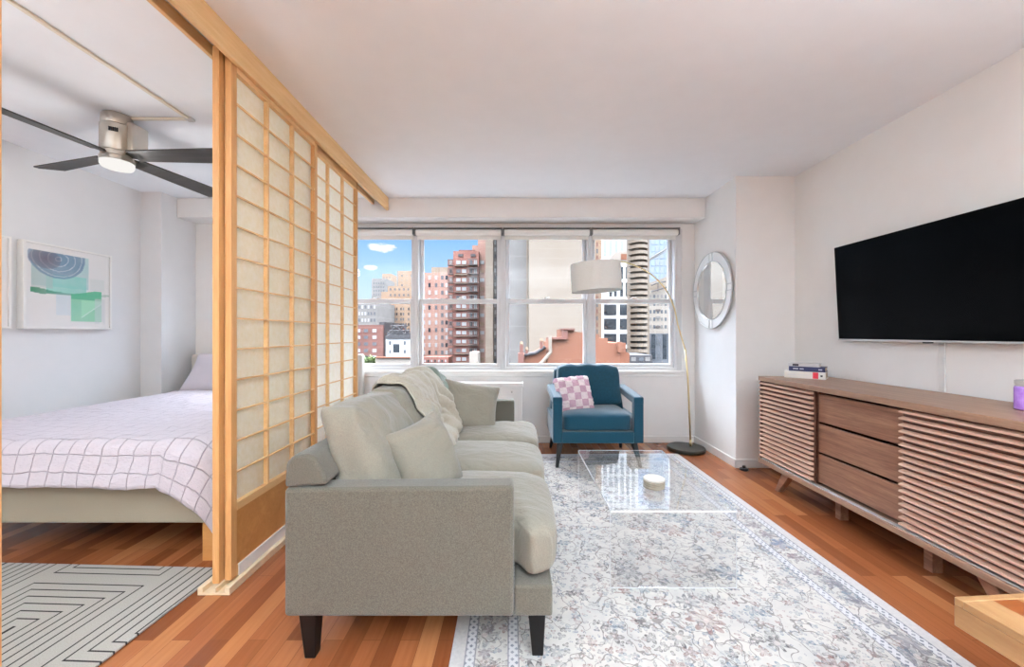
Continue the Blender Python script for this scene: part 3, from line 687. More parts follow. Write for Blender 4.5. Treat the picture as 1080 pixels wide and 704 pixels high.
for x, y, dx in ((-.735, SY0 + .055, -.0), (.078, SY0 + .055, .0), (-.735, SY1 - .055, 0), (.078, SY1 - .055, 0)):
    l_ = MB(); t_, b_ = .031, .019
    l_.hexa([(x - b_ + .004, y - b_, 0), (x + b_ + .004, y - b_, 0), (x + b_ + .004, y + b_, 0), (x - b_ + .004, y + b_, 0)], [(x - t_, y - t_, .174), (x + t_, y - t_, .174), (x + t_, y + t_, .174), (x - t_, y + t_, .174)])
    build('leg', l_, 'black_wood', sf, bevel=.003)
ys = [SY0 + .098, SY0 + .098 + .545, SY0 + .098 + 1.09, SY1 - .098]
def sm(a, b, x):
    t_ = min(1, max(0, (x - a) / (b - a))); return t_ * t_ * (3 - 2 * t_)
for k in range(3):
    y0, y1 = ys[k] + .002, ys[k + 1] - .002; yc, hy = (y0 + y1) / 2, (y1 - y0) / 2
    def fn(x, y, z, k=k, yc=yc, hy=hy):
        X = -.27 + x * .425; Y = yc + y * hy
        if k == 0 and y < 0: Y -= sm(.012, .05, X) * .092 * sm(0, -.8, y)
        if k == 2 and y > 0: Y += sm(.012, .05, X) * .092 * sm(0, .8, y)
        e = (1 - abs(x) ** 3) * (1 - abs(y) ** 3)
        Z = .384 + z * (.078 if z > 0 else .098) + (.035 * e if z > 0 else 0)
        if x > .9: X += .012 * (1 - y * y) * (1 - z * z)
        Z += wob((X, Y, 0), 5, .008, k) * (1 if z > 0 else 0) + wob((X, Y, 0), 16, .004, k + 7)
        return (X, Y, Z)
    build('seat_cushion', MB().blob(fn, 26, 7), 'sofa_lit', sf, smooth=True, sub=1)
for k in range(3):
    y0, y1 = ys[k] - (.0 if k else -.004), ys[k + 1] + (.0 if k < 2 else -.004); yc, hy = (y0 + y1) / 2, (y1 - y0) / 2 + .004
    def fn(x, y, z, k=k, yc=yc, hy=hy):
        # x: thickness, y: length, z: height
        e = (1 - abs(y) ** 4) * (1 - abs(z) ** 3)
        Zc = .665 + z * .205 + (.012 if z > 0 else 0) * (1 - y * y)
        th = .078 + .052 * e
        X = -.555 - .055 * (z + 1) + x * th * (1 if x > 0 else .85)
        if z > .2: X -= .02 * (z - .2)
        Y = yc + y * hy * (1 - .03 * z)
        X += wob((X, Y, Zc), 6, .026, k * 3 + 1) * (.4 + .6 * e) + wob((X, Y * 1.6 + Zc, Zc * .6), 17, .014, k); Y += wob((X * 1.5, Y, Zc), 9, .012, k + 4)
        Zc += wob((X, Y, Zc), 5, .016, k * 5 + 2) * (1 if z > 0 else .2)
        Zc += .018 * math.exp(-((abs(y) - .93) / .12) ** 2) * sm(.5, 1, z)
        return (X, Y, max(Zc, .475))
    build('back_cushion', MB().blob(fn, 26, 8), 'sofa_lit', sf, smooth=True, sub=1)
soft('throw_pillow', 'square grey beige scatter cushion leaning inside the near sofa arm', 'cushion', .33, .35, .18, (-.395, 1.70, .612), (.78, -.52, .36), 10, 'sofa_lit', 2, amp=.02, group='scatter cushions on the sofa')
soft('throw_pillow', 'square grey beige scatter cushion leaning on the far sofa arm', 'cushion', .44, .38, .17, (-.335, 2.88, .618), (.26, -.85, .46), -12, 'sofa_lit', 5, amp=.02, group='scatter cushions on the sofa')
# throws over the back cushions: cast from outside onto the cushions, then smoothed
from mathutils.bvhtree import BVHTree
def bvh_of(objs):
    vs = []; fs = []
    for o in objs:
        off = ROOTLOC[o.name]; n0 = len(vs); vs += [v.co + off for v in o.data.vertices]; fs += [tuple(i + n0 for i in p.vertices) for p in o.data.polygons]
    return BVHTree.FromPolygons(vs, fs)
BV = bvh_of([o for o in sf.children if o.name.split('.')[0] in ('back_cushion', 'back_frame', 'seat_cushion')])
def drape(y0, y1, a0, a1, off, seed, nu=80, nv=90, slant=0.0, y_in=0.0):
    C0 = (-.615, .60); R = [[0.0] * (nu + 1) for _ in range(nv + 1)]; G = []
    for j in range(nv + 1):
        row = []
        for i in range(nu + 1):
            u, v = i / nu, j / nv
            an = math.radians(a0 + (a1 - a0) * v + slant * u)
            Y = y0 + (y1 - y0) * u + wob((u * 2, v * 3, seed), 1.3, .07) + y_in * v
            dx, dz = math.cos(an), math.sin(an); o_ = Vector((C0[0] + dx * .8, Y, C0[1] + dz * .8))
            h = BV.ray_cast(o_, Vector((-dx, 0, -dz)))[0]
            r = .22 if h is None else math.hypot(h.x - C0[0], h.z - C0[1])
            if dx > .4: r = min(r, .215 / dx)
            R[j][i] = r; row.append((dx, dz, Y))
        G.append(row)
    for _ in range(5):
        R2 = [r[:] for r in R]
        for j in range(nv + 1):
            for i in range(nu + 1):
                q = [R[max(0, min(nv, j + a))][max(0, min(nu, i + b_))] for a in (-1, 0, 1) for b_ in (-1, 0, 1)]
                R2[j][i] = max(R[j][i] * .6 + .4 * sum(q) / 9, sum(q) / 9)
        R = R2
    def at(i, j):
        dx, dz, Y = G[j][i]; u, v = i / nu, j / nv
        d_ = off + abs(wob((Y * 1.1 + v * .5, v * .55, seed), 8, .060)) + wob((Y * 1.4 - v * .4, v * .8, seed + 2), 11, .014) + wob((Y * 2, v * 2, seed + 5), 22, .003)
        ed = min(1, min(u, 1 - u) / .08); d_ = off + (d_ - off) * (.25 + .75 * ed)
        r = R[j][i] + d_
        return (C0[0] + dx * r, Y, C0[1] + dz * r)
    return at, nu, nv
def cloth(name, args, mat, thick, oy, label, cat):
    at, nu, nv = drape(**args)
    g = build(name, MB().grid(lambda u, v: at(round(u * nu), round(v * nv)), nu, nv), mat, None, origin=(-.6, oy, .7), smooth=True, solid=thick)
    tag(g, label, cat); return g, at
g2, _ = cloth('folded_blanket', dict(y0=2.80, y1=3.00, a0=-20, a1=165, off=.008, seed=8, nu=30, y_in=.0), 'green_throw', .010, 2.9, 'grey green blanket showing behind the cream throw at the far end of the sofa', 'blanket')
g, at = cloth('throw_blanket', dict(y0=2.05, y1=2.80, a0=-30, a1=168, off=.018, seed=3, slant=6, y_in=.05), 'throw', .008, 2.4, 'cream woven throw with a ragged edge draped over the sofa back cushions', 'throw')
fr = MB(); random.seed(3)
for k in range(70):
    p = at(80, int(k / 70 * 56)); a = random.uniform(-.3, .3)
    q = (p[0] + random.uniform(-.01, .02), p[1] + .025 + random.uniform(-.006, .012), p[2] - .012 + a * .03); fr.tube([p, ((p[0] + q[0]) / 2, (p[1] + q[1]) / 2, (p[2] + q[2]) / 2 + .004), q], [.003, .003, .0015], 5)
fo = build('fringe', fr, 'throw', g); fo['kind'] = 'stuff'
# =============================================================== ARMCHAIR
ac = thing('armchair', 'teal velvet armchair with open arms and dark tapered legs below the window', 'armchair', (.718, 3.6, 0))
AX0, AX1, AY0, AY1 = .326, 1.110, 3.34, 3.98
aw = .085
for sx in (0, 1):
    a = AX0 if sx == 0 else AX1 - aw; b_ = a + aw
    m = MB()
    m.hexa([(a, AY0, .545), (b_, AY0, .545), (b_, AY1 - .06, .585), (a, AY1 - .06, .585)], [(a, AY0, .612), (b_, AY0, .612), (b_, AY1 - .06, .652), (a, AY1 - .06, .652)])
    build('arm_rest', m, 'teal', ac, bevel=.012, seg=3)
    build('arm_post', MB().box(a + .001, b_ - .001, AY0 + .001, AY0 + .075, .215, .556), 'teal', ac, bevel=.010, seg=3)
    build('side_panel', MB().box(a + .002, b_ - .002, AY0 + .070, AY1 - .03, .215, .41), 'teal', ac, bevel=.008, seg=2)
build('seat_base', MB().box(AX0 + aw - .004, AX1 - aw + .004, AY0 + .006, AY1 - .03, .212, .310), 'teal', ac, bevel=.008, seg=2)
build('back_frame', MB().hexa([(AX0 + .004, AY1 - .14, .212), (AX1 - .004, AY1 - .14, .212), (AX1 - .004, AY1 - .01, .212), (AX0 + .004, AY1 - .01, .212)],
    [(AX0 + .075, AY1 - .075, .80), (AX1 - .075, AY1 - .075, .80), (AX1 - .075, AY1 + .03, .80), (AX0 + .075, AY1 + .03, .80)]), 'teal_dark', ac, bevel=.02, seg=3)
def fn(x, y, z):
    X = .718 + x * .302; Y = 3.605 + y * .26
    e = (1 - abs(x) ** 4) * (1 - abs(y) ** 4)
    return (X + wob((X, Y, z), 5, .004), Y, .386 + z * .073 + (.022 * e if z > 0 else 0) + wob((X, Y, 0), 8, .004))
build('seat_cushion', MB().blob(fn, 20, 9), 'teal', ac, smooth=True, sub=1)
def fn(x, y, z):
    e = (1 - abs(x) ** 4) * (1 - abs(z) ** 4)
    Z = .665 + z * .185; X = .712 + x * .302 * (1 - .02 * z); Y = 3.80 + .055 * z + y * (.075 + .02 * e)
    Z += .012 * (1 if z > .6 else 0) * math.cos(x * 5.5) ** 2
    return (X + wob((X, Y, Z), 6, .006), Y + wob((X, Y, Z), 7, .012), Z + wob((X, 0, Z), 6, .008))
build('back_cushion', MB().blob(fn, 20, 9), 'teal_dark', ac, smooth=True, sub=1)
for x, y, sx, sy in ((AX0 + .07, AY0 + .06, -1, -1), (AX1 - .07, AY0 + .06, 1, -1), (AX0 + .07, AY1 - .10, -1, 1), (AX1 - .07, AY1 - .10, 1, 1)):
    l_ = MB(); bx, by = x + sx * .035, y + sy * .07; t_, b2 = .024, .012
    l_.hexa([(bx - b2, by - b2, 0.0 if sy > 0 else .012), (bx + b2, by - b2, 0.0 if sy > 0 else .012), (bx + b2, by + b2, 0.0 if sy > 0 else .012), (bx - b2, by + b2, 0.0 if sy > 0 else .012)], [(x - t_, y - t_, .214), (x + t_, y - t_, .214), (x + t_, y + t_, .214), (x - t_, y + t_, .214)])
    build('leg', l_, 'black_wood', ac, bevel=.003)
soft('fluffy_cushion', 'small fluffy pink and white checked cushion on the teal armchair', 'cushion', .335, .335, .13, (.545, 3.60, .600), (.10, -.90, .42), 5, 'pinkcheck', 6, amp=.014, pinch=.02, fuzz=.010)

# =============================================================== FLOOR LAMP
fl = thing('floor_lamp', 'arched brass floor lamp with white drum shade and dark round base in the corner', 'lamp', (1.70, 3.86, 0))
build('base', MB().lathe([(0, 0), (.172, 0), (.178, .006), (.178, .03), (.172, .037), (0, .037)], (1.70, 3.86, 0), 56), 'lamp_base', fl, bevel=.002)
build('pole', MB().tube([(1.752, 3.87, .036), (1.748, 3.87, .10)], .011, 14).tube([(1.748, 3.87, .09), (1.72, 3.862, .7), (1.690, 3.855, 1.0)], .0085, 14), 'brass', fl, smooth=True)
arc = [(1.690, 3.855, 1.0), P(715.5, 345, 3.84), P(711, 325, 3.80), P(703, 307, 3.74), P(694, 296, 3.66), P(683, 287, 3.56), P(668, 279.5, 3.44), P(652, 275.5, 3.33), P(638, 275, 3.24), P(629, 277, 3.2)]
def smooth_path(pts, n=6):
    out = []; Q = [Vector(p) for p in pts]
    for i in range(len(Q) - 1):
        a, b_, c_, d_ = Q[max(0, i - 1)], Q[i], Q[i + 1], Q[min(len(Q) - 1, i + 2)]
        for k in range(n):
            t_ = k / n; out.append(.5 * ((2 * b_) + (c_ - a) * t_ + (2 * a - 5 * b_ + 4 * c_ - d_) * t_ * t_ + (3 * b_ - a - 3 * c_ + d_) * t_ ** 3))
    out.append(Q[-1]); return out
build('arched_arm', MB().tube(smooth_path(arc), .0065, 12), 'brass', fl, smooth=True)
sx_, sy_, sz_ = P(628.5, 293, 3.2)
sh = MB().lathe([(.203, -.112), (.203, .112), (.200, .112), (.200, -.112), (.203, -.112)], (0, 0, 0), 64)
rot = Matrix.Rotation(math.radians(-3), 3, 'Y'); sh.v = [tuple(rot @ Vector(p) + Vector((sx_, sy_, sz_))) for p in sh.v]
so = build('lamp_shade', sh, 'shade', fl, smooth=True); so.data.set_sharp_from_angle(angle=.6)
sp = MB().tube([P(629, 277, 3.2), (sx_, sy_, sz_ + .02)], .006, 8).lathe([(.02, -.03), (.022, .03), (0, .03)], (sx_, sy_, sz_), 16)
for k in range(3):
    a = k * 2.094 + .3; sp.tube([(sx_, sy_, sz_ + .108), (sx_ + .200 * math.cos(a), sy_ + .200 * math.sin(a), sz_ + .106)], .003, 6)
build('shade_fitter', sp, 'brass', fl)
build('bulb', MB().lathe([(0, -.095), (.02, -.09), (.03, -.065), (.024, -.04), (.014, -.03)], (sx_, sy_, sz_), 20), 'blind', fl, smooth=True)

# =============================================================== CARPET + TABLE
cp = build('floral_carpet', MB().box(-.91, .91, -1.40, 1.40, 0, .010), 'carpet', None, bevel=.003)
cp.location = (.668, 2.31, .0012); cp.rotation_euler = (0, 0, math.radians(.8)); tag(cp, 'large faded cream and blue floral carpet under the acrylic coffee table', 'rug')
ct = thing('acrylic_coffee_table', 'clear acrylic waterfall coffee table in the middle of the floral carpet', 'coffee table', (.72, 2.2, .012))
TX0, TX1, TY0, TY1, TZ = .432, 1.000, 1.75, 2.645, .365
build('table_top', MB().box(TX0, TX1, TY0 + .012, TY1 - .012, TZ - .013, TZ), 'acrylic', ct)
build('end_panel', MB().box(TX0, TX1, TY0, TY0 + .0118, .0125, TZ), 'acrylic', ct)
build('end_panel', MB().box(TX0, TX1, TY1 - .0118, TY1, .0125, TZ), 'acrylic', ct)
ed = MB()
for x in (TX0 - .0014, TX1 + .0002):
    ed.box(x, x + .0012, TY0, TY1, TZ - .011, TZ - .001)
    for y in (TY0, TY1 - .0118): ed.box(x, x + .0012, y + .004, y + .008, .0125, TZ - .012)
ed.box(TX0, TX1, TY0 - .0012, TY0 - .0002, TZ - .011, TZ - .002).box(TX0, TX1, TY1 - .006, TY1 - .002, TZ + .0002, TZ + .0012).box(TX0, TX1, TY0 - .0012, TY0 - .0002, .0125, .0165)
build('polished_edge', ed, 'acrylic_edge', ct)
for k in range(4):
    z0 = TZ + .0005 + k * .0125
    o = build('coaster', MB().lathe([(0, 0), (.050, 0), (.053, .003), (.053, .009), (.050, .012), (0, .012)], (0, 0, 0), 40), 'stone' if k < 3 else 'stone_pale', None)
    o.location = (.718 + (k % 2) * .002, 2.01 - (k % 3) * .002, z0)
    tag(o, ['grey round coaster at the bottom of the stack on the acrylic table', 'grey round coaster second from the bottom of the stack', 'grey round coaster third from the bottom of the stack', 'pale round coaster on top of the stack'][k], 'coaster', 'stack of round coasters on the coffee table')

# =============================================================== SIDEBOARD
sb = thing('sideboard', 'long walnut sideboard with slatted doors and three drawers below the television', 'sideboard', (2.14, 2.18, 0))
BX0, BX1, BY0, BY1, BZ0, BZ1 = 1.89, 2.398, 1.335, 3.02, .164, .83
build('top', MB().box(BX0, BX1, BY0, BY1, BZ1 - .034, BZ1), 'walnut_top', sb, bevel=.003)
build('body', MB().box(BX0 + .03, BX1, BY0 + .025, BY0 + .0, BZ0 + .03, BZ1 - .034).box(BX0 + .012, BX1, BY1 - .022, BY1 - .002, BZ0 + .034, BZ1 - .034).box(BX0 + .012, BX1, BY0 + .002, BY0 + .022, BZ0 + .034, BZ1 - .034).box(BX1 - .012, BX1, BY0 + .022, BY1 - .022, BZ0 + .034, BZ1 - .034)
      .box(BX0 + .05, BX1 - .012, 1.905, 1.925, BZ0 + .034, BZ1 - .034).box(BX0 + .05, BX1 - .012, 2.48, 2.50, BZ0 + .034, BZ1 - .034), 'walnut_dark', sb)
build('bottom_rail', MB().box(BX0, BX1, BY0, BY1, BZ0, BZ0 + .033), 'walnut_top', sb, bevel=.003)
build('sliding_track', MB().box(BX0 + .010, BX0 + .030, BY0 + .03, BY1 - .03, BZ0 + .0335, BZ0 + .040), 'steel', sb)
def slatdoor(y0, y1):
    d = build('slatted_door', MB().box(BX0 + .026, BX0 + .040, y0, y1, BZ0 + .042, BZ1 - .037), 'walnut_dark', sb)
    s_ = MB(); n = 18; z0, z1 = BZ0 + .043, BZ1 - .038; p = (z1 - z0) / n
    for k in range(n):
        a = z0 + k * p
        s_.prism([(BX0 + .0255, a + p * .30), (BX0 + .002, a + p * .34), (BX0 + .002, a + p * .60), (BX0 + .0255, a + p * .78)], 1, y0, y1)
    build('slats', s_, 'walnut_slat', d)
slatdoor(2.49, 3.015); slatdoor(1.345, 1.918)
dz0, dz1 = BZ0 + .048, BZ1 - .040; hh = (dz1 - dz0) / 3
for k in range(3):
    build('drawer', MB().box(BX0 + .046, BX0 + .066, 1.927, 2.478, dz0 + k * hh + .002, dz0 + (k + 1) * hh - .014), 'walnut', sb, bevel=.003)
def sleg(ytop, ybot, x):
    a, c_ = .036, .018
    return MB().hexa([(x, ybot - c_, 0), (x + .04, ybot - c_, 0), (x + .04, ybot + c_, 0), (x, ybot + c_, 0)], [(x, ytop - a, BZ0), (x + .05, ytop - a, BZ0), (x + .05, ytop + a, BZ0), (x, ytop + a, BZ0)])
for x in (1.925, 2.33):
    build('leg', sleg(2.76, 2.86, x), 'walnut', sb, bevel=.003)
    build('leg', sleg(1.60, 1.50, x), 'walnut', sb, bevel=.003)
for y in (2.43, 1.90):
    build('centre_foot', MB().box(2.02, 2.07, y - .02, y + .02, 0, BZ0), 'walnut', sb)
# books
def book(loc, ang, L, W_, H_, cover, label, marks):
    r = thing('book', label, 'book', loc, ang, group='books stacked on the sideboard')
    build('cover', MB().box(0, L, 0, W_, 0, .003).box(0, L, 0, W_, H_ - .003, H_).box(0, L, -.003, .0, 0, H_), cover, r, world=False)
    build('pages', MB().box(.003, L - .004, .0005, W_ - .004, .0032, H_ - .0032), 'paper_edge', r, world=False)
    for (a, b_, z0, z1, mt) in marks: build('spine_print', MB().box(L * a, L * b_, -.0036, -.003, H_ * z0, H_ * z1), mt, r, world=False)
    return r
ba = math.radians(-44)
Bz = BZ1 + .0005
book((2.035, 2.935, Bz), ba, .245, .165, .050, 'book_white', 'thick white hardback with a red spine block at the bottom of the book stack',
     [(.70, .83, .05, .95, 'red'), (.88, .93, .35, .6, 'ink'), (.08, .3, .45, .52, 'pale_print'), (.36, .6, .45, .52, 'pale_print')])
book((2.062, 2.925, Bz + .0505), ba, .215, .150, .034, 'book_navy', 'navy hardback in the middle of the book stack',
     [(.12, .27, .42, .62, 'pale_print'), (.31, .42, .42, .62, 'pale_print'), (.82, .92, .4, .6, 'pale_print')])
book((2.062, 2.930, Bz + .085), ba, .185, .135, .022, 'book_grey', 'thin pale grey paperback on top of the book stack', [(.14, .34, .15, .85, 'ink')])
jr = thing('candle_jar', 'purple wax candle jar with grey metal lid at the right end of the sideboard', 'candle', (2.205, 1.67, Bz))
build('jar_body', MB().lathe([(0, Bz), (.036, Bz), (.039, Bz + .004), (.039, Bz + .095), (.036, Bz + .102), (0, Bz + .102)], (2.205, 1.67, 0), 36), 'purple', jr, smooth=False)
build('lid', MB().lathe([(0, Bz + .102), (.035, Bz + .102), (.035, Bz + .110), (.038, Bz + .111), (.038, Bz + .126), (.034, Bz + .129), (0, Bz + .129)], (2.205, 1.67, 0), 36), 'steel', jr)

# television
tv = thing('television', 'large black flat television tilted on the right wall above the sideboard', 'television', (2.36, 2.236, 1.45))
TVt, TVb = 2.335, 2.37; y0, y1, z0, z1 = 1.625, 2.846, 1.111, 1.787
def tvbox(xa0, xa1, ya, yb, za, zb):   # offsets from the sloping front plane
    def X(z): return TVb + (TVt - TVb) * (z - z0) / (z1 - z0)
    return MB().hexa([(X(za) + xa0, ya, za), (X(za) + xa1, ya, za), (X(za) + xa1, yb, za), (X(za) + xa0, yb, za)], [(X(zb) + xa0, ya, zb), (X(zb) + xa1, ya, zb), (X(zb) + xa1, yb, zb), (X(zb) + xa0, yb, zb)])
build('casing', tvbox(.002, .028, y0, y1, z0 + .01, z1), 'black_plastic', tv, bevel=.003)
build('screen', tvbox(-.0005, .0015, y0 + .004, y1 - .004, z0 + .012, z1 - .003), 'screen', tv)
build('bottom_bezel', tvbox(-.002, .024, y0, y1, z0, z0 + .0095), 'steel', tv, bevel=.001)
build('sensor', tvbox(-.001, .010, 2.21, 2.26, z0 - .007, z0 - .0005), 'ink', tv)
build('wall_bracket', MB().box(2.385, 2.4195, 2.05, 2.42, 1.33, 1.60), 'black_plastic', tv)
cc = build('cable_cover', MB().box(XR - .012, XR, 2.180, 2.212, .835, 1.15), 'grey_cable', None, bevel=.002, origin=(XR, 2.196, .83))
tag(cc, 'slim white cable cover on the wall below the television', 'cable cover')

# round mirror on the column side
mX = 1.911; mc = Vector((mX, 3.742, 1.572))
mi = thing('round_mirror', 'round wall mirror inside a thin white outer ring on the column by the window', 'mirror', tuple(mc))
def ring(R, r, x, n=72): return MB().tube([(x, mc.y + R * math.cos(2 * PI * k / n), mc.z + R * math.sin(2 * PI * k / n)) for k in range(n)], r, 10, True)
def flatring(R0, R1, xa, xb, n=72):
    vs = []; fs = []
    for k in range(n):
        c_, s_ = math.cos(2 * PI * k / n), math.sin(2 * PI * k / n)
        for (R, x) in ((R0, xa), (R1, xa), (R1, xb), (R0, xb)): vs.append((x, mc.y + R * c_, mc.z + R * s_))
    for k in range(n):
        j = (k + 1) % n
        for q in range(4): fs.append((k * 4 + q, k * 4 + (q + 1) % 4, j * 4 + (q + 1) % 4, j * 4 + q))
    return MB().add(vs, fs)
build('outer_ring', flatring(.361, .367, mX - .030, mX - .012), 'steel', mi, bevel=.002)
build('inner_ring', flatring(.278, .284, mX - .030, mX - .003), 'steel', mi, bevel=.002)
build('white_band', flatring(.284, .361, mX - .024, mX - .010), 'white_frame', mi)
build('mirror_glass', MB().prism([(mc.y + .279 * math.cos(k * PI / 36), mc.z + .279 * math.sin(k * PI / 36)) for k in range(72)], 0, mX - .020, mX - .004), 'mirror', mi)
for k in range(4):
    a = k * PI / 2
    for d_ in (-.028, .028):
        mb = MB()
        p = Vector((0, math.cos(a) * .286 - math.sin(a) * d_, math.sin(a) * .286 + math.cos(a) * d_)); q = Vector((0, math.cos(a) * .360 - math.sin(a) * d_, math.sin(a) * .360 + math.cos(a) * d_))
        mb.tube([(mX - .026, mc.y + p.y, mc.z + p.z), (mX - .026, mc.y + q.y, mc.z + q.z)], .005, 8)
        build('ring_connector', mb, 'steel', mi)
ds = thing('door_stop', 'small black rubber door stop on the floor at the column corner', 'door stop', (1.945, 3.30, 0))
build('foot', MB().lathe([(0, 0), (.032, 0), (.034, .004), (.034, .014), (.026, .02), (0, .022)], (1.945, 3.30, 0), 24), 'black_plastic', ds)
build('knob', MB().lathe([(.014, .02), (.014, .036), (.010, .04), (0, .041)], (1.945, 3.30, 0), 20), 'black_plastic', ds)

# little wooden table, lower right
st = thing('wooden_side_table', 'low inlaid mango wood table cut by the lower right corner', 'side table', (1.566, .847, 0), math.radians(4))
def L(x, y): return (x, y)
# local frame: corner of the top at (-.37, .225)
build('top_border', MB().box(-.37, .50, -.30, -.272, .432, .452).box(-.37, .50, .205, .225, .432, .452).box(-.37, -.352, -.272, .205, .432, .452).box(.482, .50, -.272, .205, .432, .452), 'mango', st, world=False, bevel=.002)
build('side_rail', MB().box(-.37, -.35, -.255, .225, .375, .4315).box(-.35, .50, .207, .225, .375, .4315), 'mango', st, world=False, bevel=.002)
dark = woodmat('inlay_dark', rgb(120, 62, 28), rgb(150, 84, 42), 0, 3, .35, 6)
il = MB(); ild = MB()
n = 12
for k in range(n):
    x0 = -.352 + k * .0695; x1 = x0 + .0695
    for j in range(4):
        ya = -.272 + j * .11925; tgt = il if (k + j) % 2 else ild
        sgn = 1 if j % 2 else -1
        tgt.prism([(x0, ya), (x1, ya), (x1, ya + .11925), (x0, ya + .11925)], 2, .434, .4505)
build('pale_inlay', il, 'mango', st, world=False); build('dark_inlay', ild, dark, st, world=False)
for x in (-.36, .44):
    for y in (-.295, .045):
        build('leg', MB().box(x, x + .05, y, y + .05, .013, .4315) if y < 0 else MB().box(x + .012, x + .05, y, y + .045, .013, .431), 'mango', st, world=False, bevel=.003)
# =============================================================== THE CITY
GZ = -28.0
struct('street_ground', MB().box(-400, 400, 6, 900, GZ - 1, GZ), 'street')
def px(x, d): return (x - VX) * d / FPX
def pz(y, d): return CAM_H - (y - VY) * d / FPX
def tower(label, x0, x1, yt, d, depth, wallm, cat='building', zb=GZ):
    a, b_, zt = px(x0, d), px(x1, d), (yt if yt > 400 else pz(yt, d)) if False else pz(yt, d)
    r = thing('city_building', label, cat, ((a + b_) / 2, d + depth / 2, zb))
    r['px'] = 0; del r['px']
    build('facade', MB().box(a, b_, d, d + depth, zb, zt), wallm, r)
    return r
def step(r, x0, x1, yt, yb, d, depth, m, name='setback', proud=.0):
    return build(name, MB().box(px(x0, d), px(x1, d), d - proud, d + depth, pz(yb, d), pz(yt, d)), m, r)
def wins(r, xs, ys, w, h, d, mats, proud=.06, name='window', frame=None):
    cache = {}
    for j, y in enumerate(ys):
        for i, x in enumerate(xs):
            m = mats[(i * 7 + j * 5 + (i * j) % 3) % len(mats)]
            a, b_, z0, z1 = px(x - w / 2, d), px(x + w / 2, d), pz(y + h / 2, d), pz(y - h / 2, d)
            key = m
            if key not in cache:
                o = build(name, MB().box(-(b_ - a) / 2, (b_ - a) / 2, -proud, .02, 0, z1 - z0), m, None); cache[key] = o.data
                o.parent = r
            else:
                o = bpy.data.objects.new(name, cache[key]); COL.objects.link(o); o.parent = r
            o.location = (Vector(((a + b_) / 2, d, z0)) - r.location)
def fr(a, b_, n): return [a + (b_ - a) * k / (n - 1) for k in range(n)]

# -- far left
r = tower('distant grey slab tower on the skyline in the left window', 392, 407, 294, 190, 14, 'b_grey'); wins(r, fr(394.5, 404.5, 5), fr(299, 315, 5), 1.1, 2.0, 190, ['win_mid'])
r = tower('distant peach tower behind the grey skyline slab', 403, 413, 289, 205, 14, 'b_peach'); wins(r, fr(405, 411, 3), fr(293, 305, 4), 1.0, 1.8, 205, ['win_mid'])
r = tower('distant tall tan slab beside the left window mullion', 420, 446, 286, 150, 14, 'b_peach'); step(r, 418.5, 420, 286, 330, 150, 12, 'b_grey', 'side_wing'); wins(r, fr(424, 444, 5), fr(291, 311, 5), 1.6, 2.0, 150, ['win_mid', 'b_tan'])
r = tower('broad peach apartment block with rows of small dark windows', 397, 446, 315, 110, 16, 'b_peach')
step(r, 402, 446, 308, 315, 111, 14, 'b_peach'); step(r, 409, 446, 302, 308, 112, 12, 'b_peach')
wins(r, [401.5, 404, 409, 411.5, 416, 418.5, 423, 425.5, 431, 435, 440], fr(326, 348, 5) + [319.5], 1.5, 2.8, 110, ['win_dark', 'win_mid', 'win_dark'])
wins(r, fr(412, 440, 7), [305.5, 311.5], 1.6, 2.2, 111, ['win_mid'], proud=.2)
r = tower('grey white building with tall windows at the left edge of the view', 376, 397.5, 318, 95, 14, 'b_grey'); wins(r, fr(379, 395, 6), [324, 331, 338, 345], 1.7, 3.2, 95, ['win_mid', 'win_light'])
r = tower('brown brick block with pale curtained windows below the peach block', 374, 404, 343, 60, 12, 'b_brown'); step(r, 400, 405.5, 340, 384, 60.5, 10, 'b_dark', 'shaft')
wins(r, [378, 386, 395], fr(349, 377, 5), 4.2, 3.4, 60, ['win_light', 'win_mid', 'win_light'])
r = tower('pale low house with arched dark doorway under a black roof', 407, 437, 357, 50, 4, 'b_white'); step(r, 406.5, 437, 354, 357.5, 49.8, 4.4, 'b_dark', 'roof')
wins(r, [418, 436], [367.5], 7, 9, 50, ['win_dark']); wins(r, [411.5, 427], [362, 371], 2.4, 4, 50, ['win_mid'])
fe = MB(); d = 52
for (xa, ya, xb, yb) in ((409, 353, 418, 344), (418, 344, 427, 353), (412, 344, 430, 344), (418, 353, 428, 342), (424, 343, 432, 352), (410, 349, 432, 349), (414, 353, 414, 342), (428, 353, 428, 341)):
    fe.tube([P(xa, ya, d), P(xb, yb, d)], .09, 6)
fe.box(px(408, 53), px(434, 53), 53, 55, pz(354, 53), pz(350, 53)); build('roof_stair', fe, 'b_dark', r)
r = tower('cream apartment block reflected in the round mirror on the column', 276, 348, 205, 64, 4, 'b_cream')
wins(r, fr(281, 343, 8), fr(215, 372, 11), 4.2, 6.0, 64, ['win_mid', 'win_dark', 'win_light'], proud=.1)
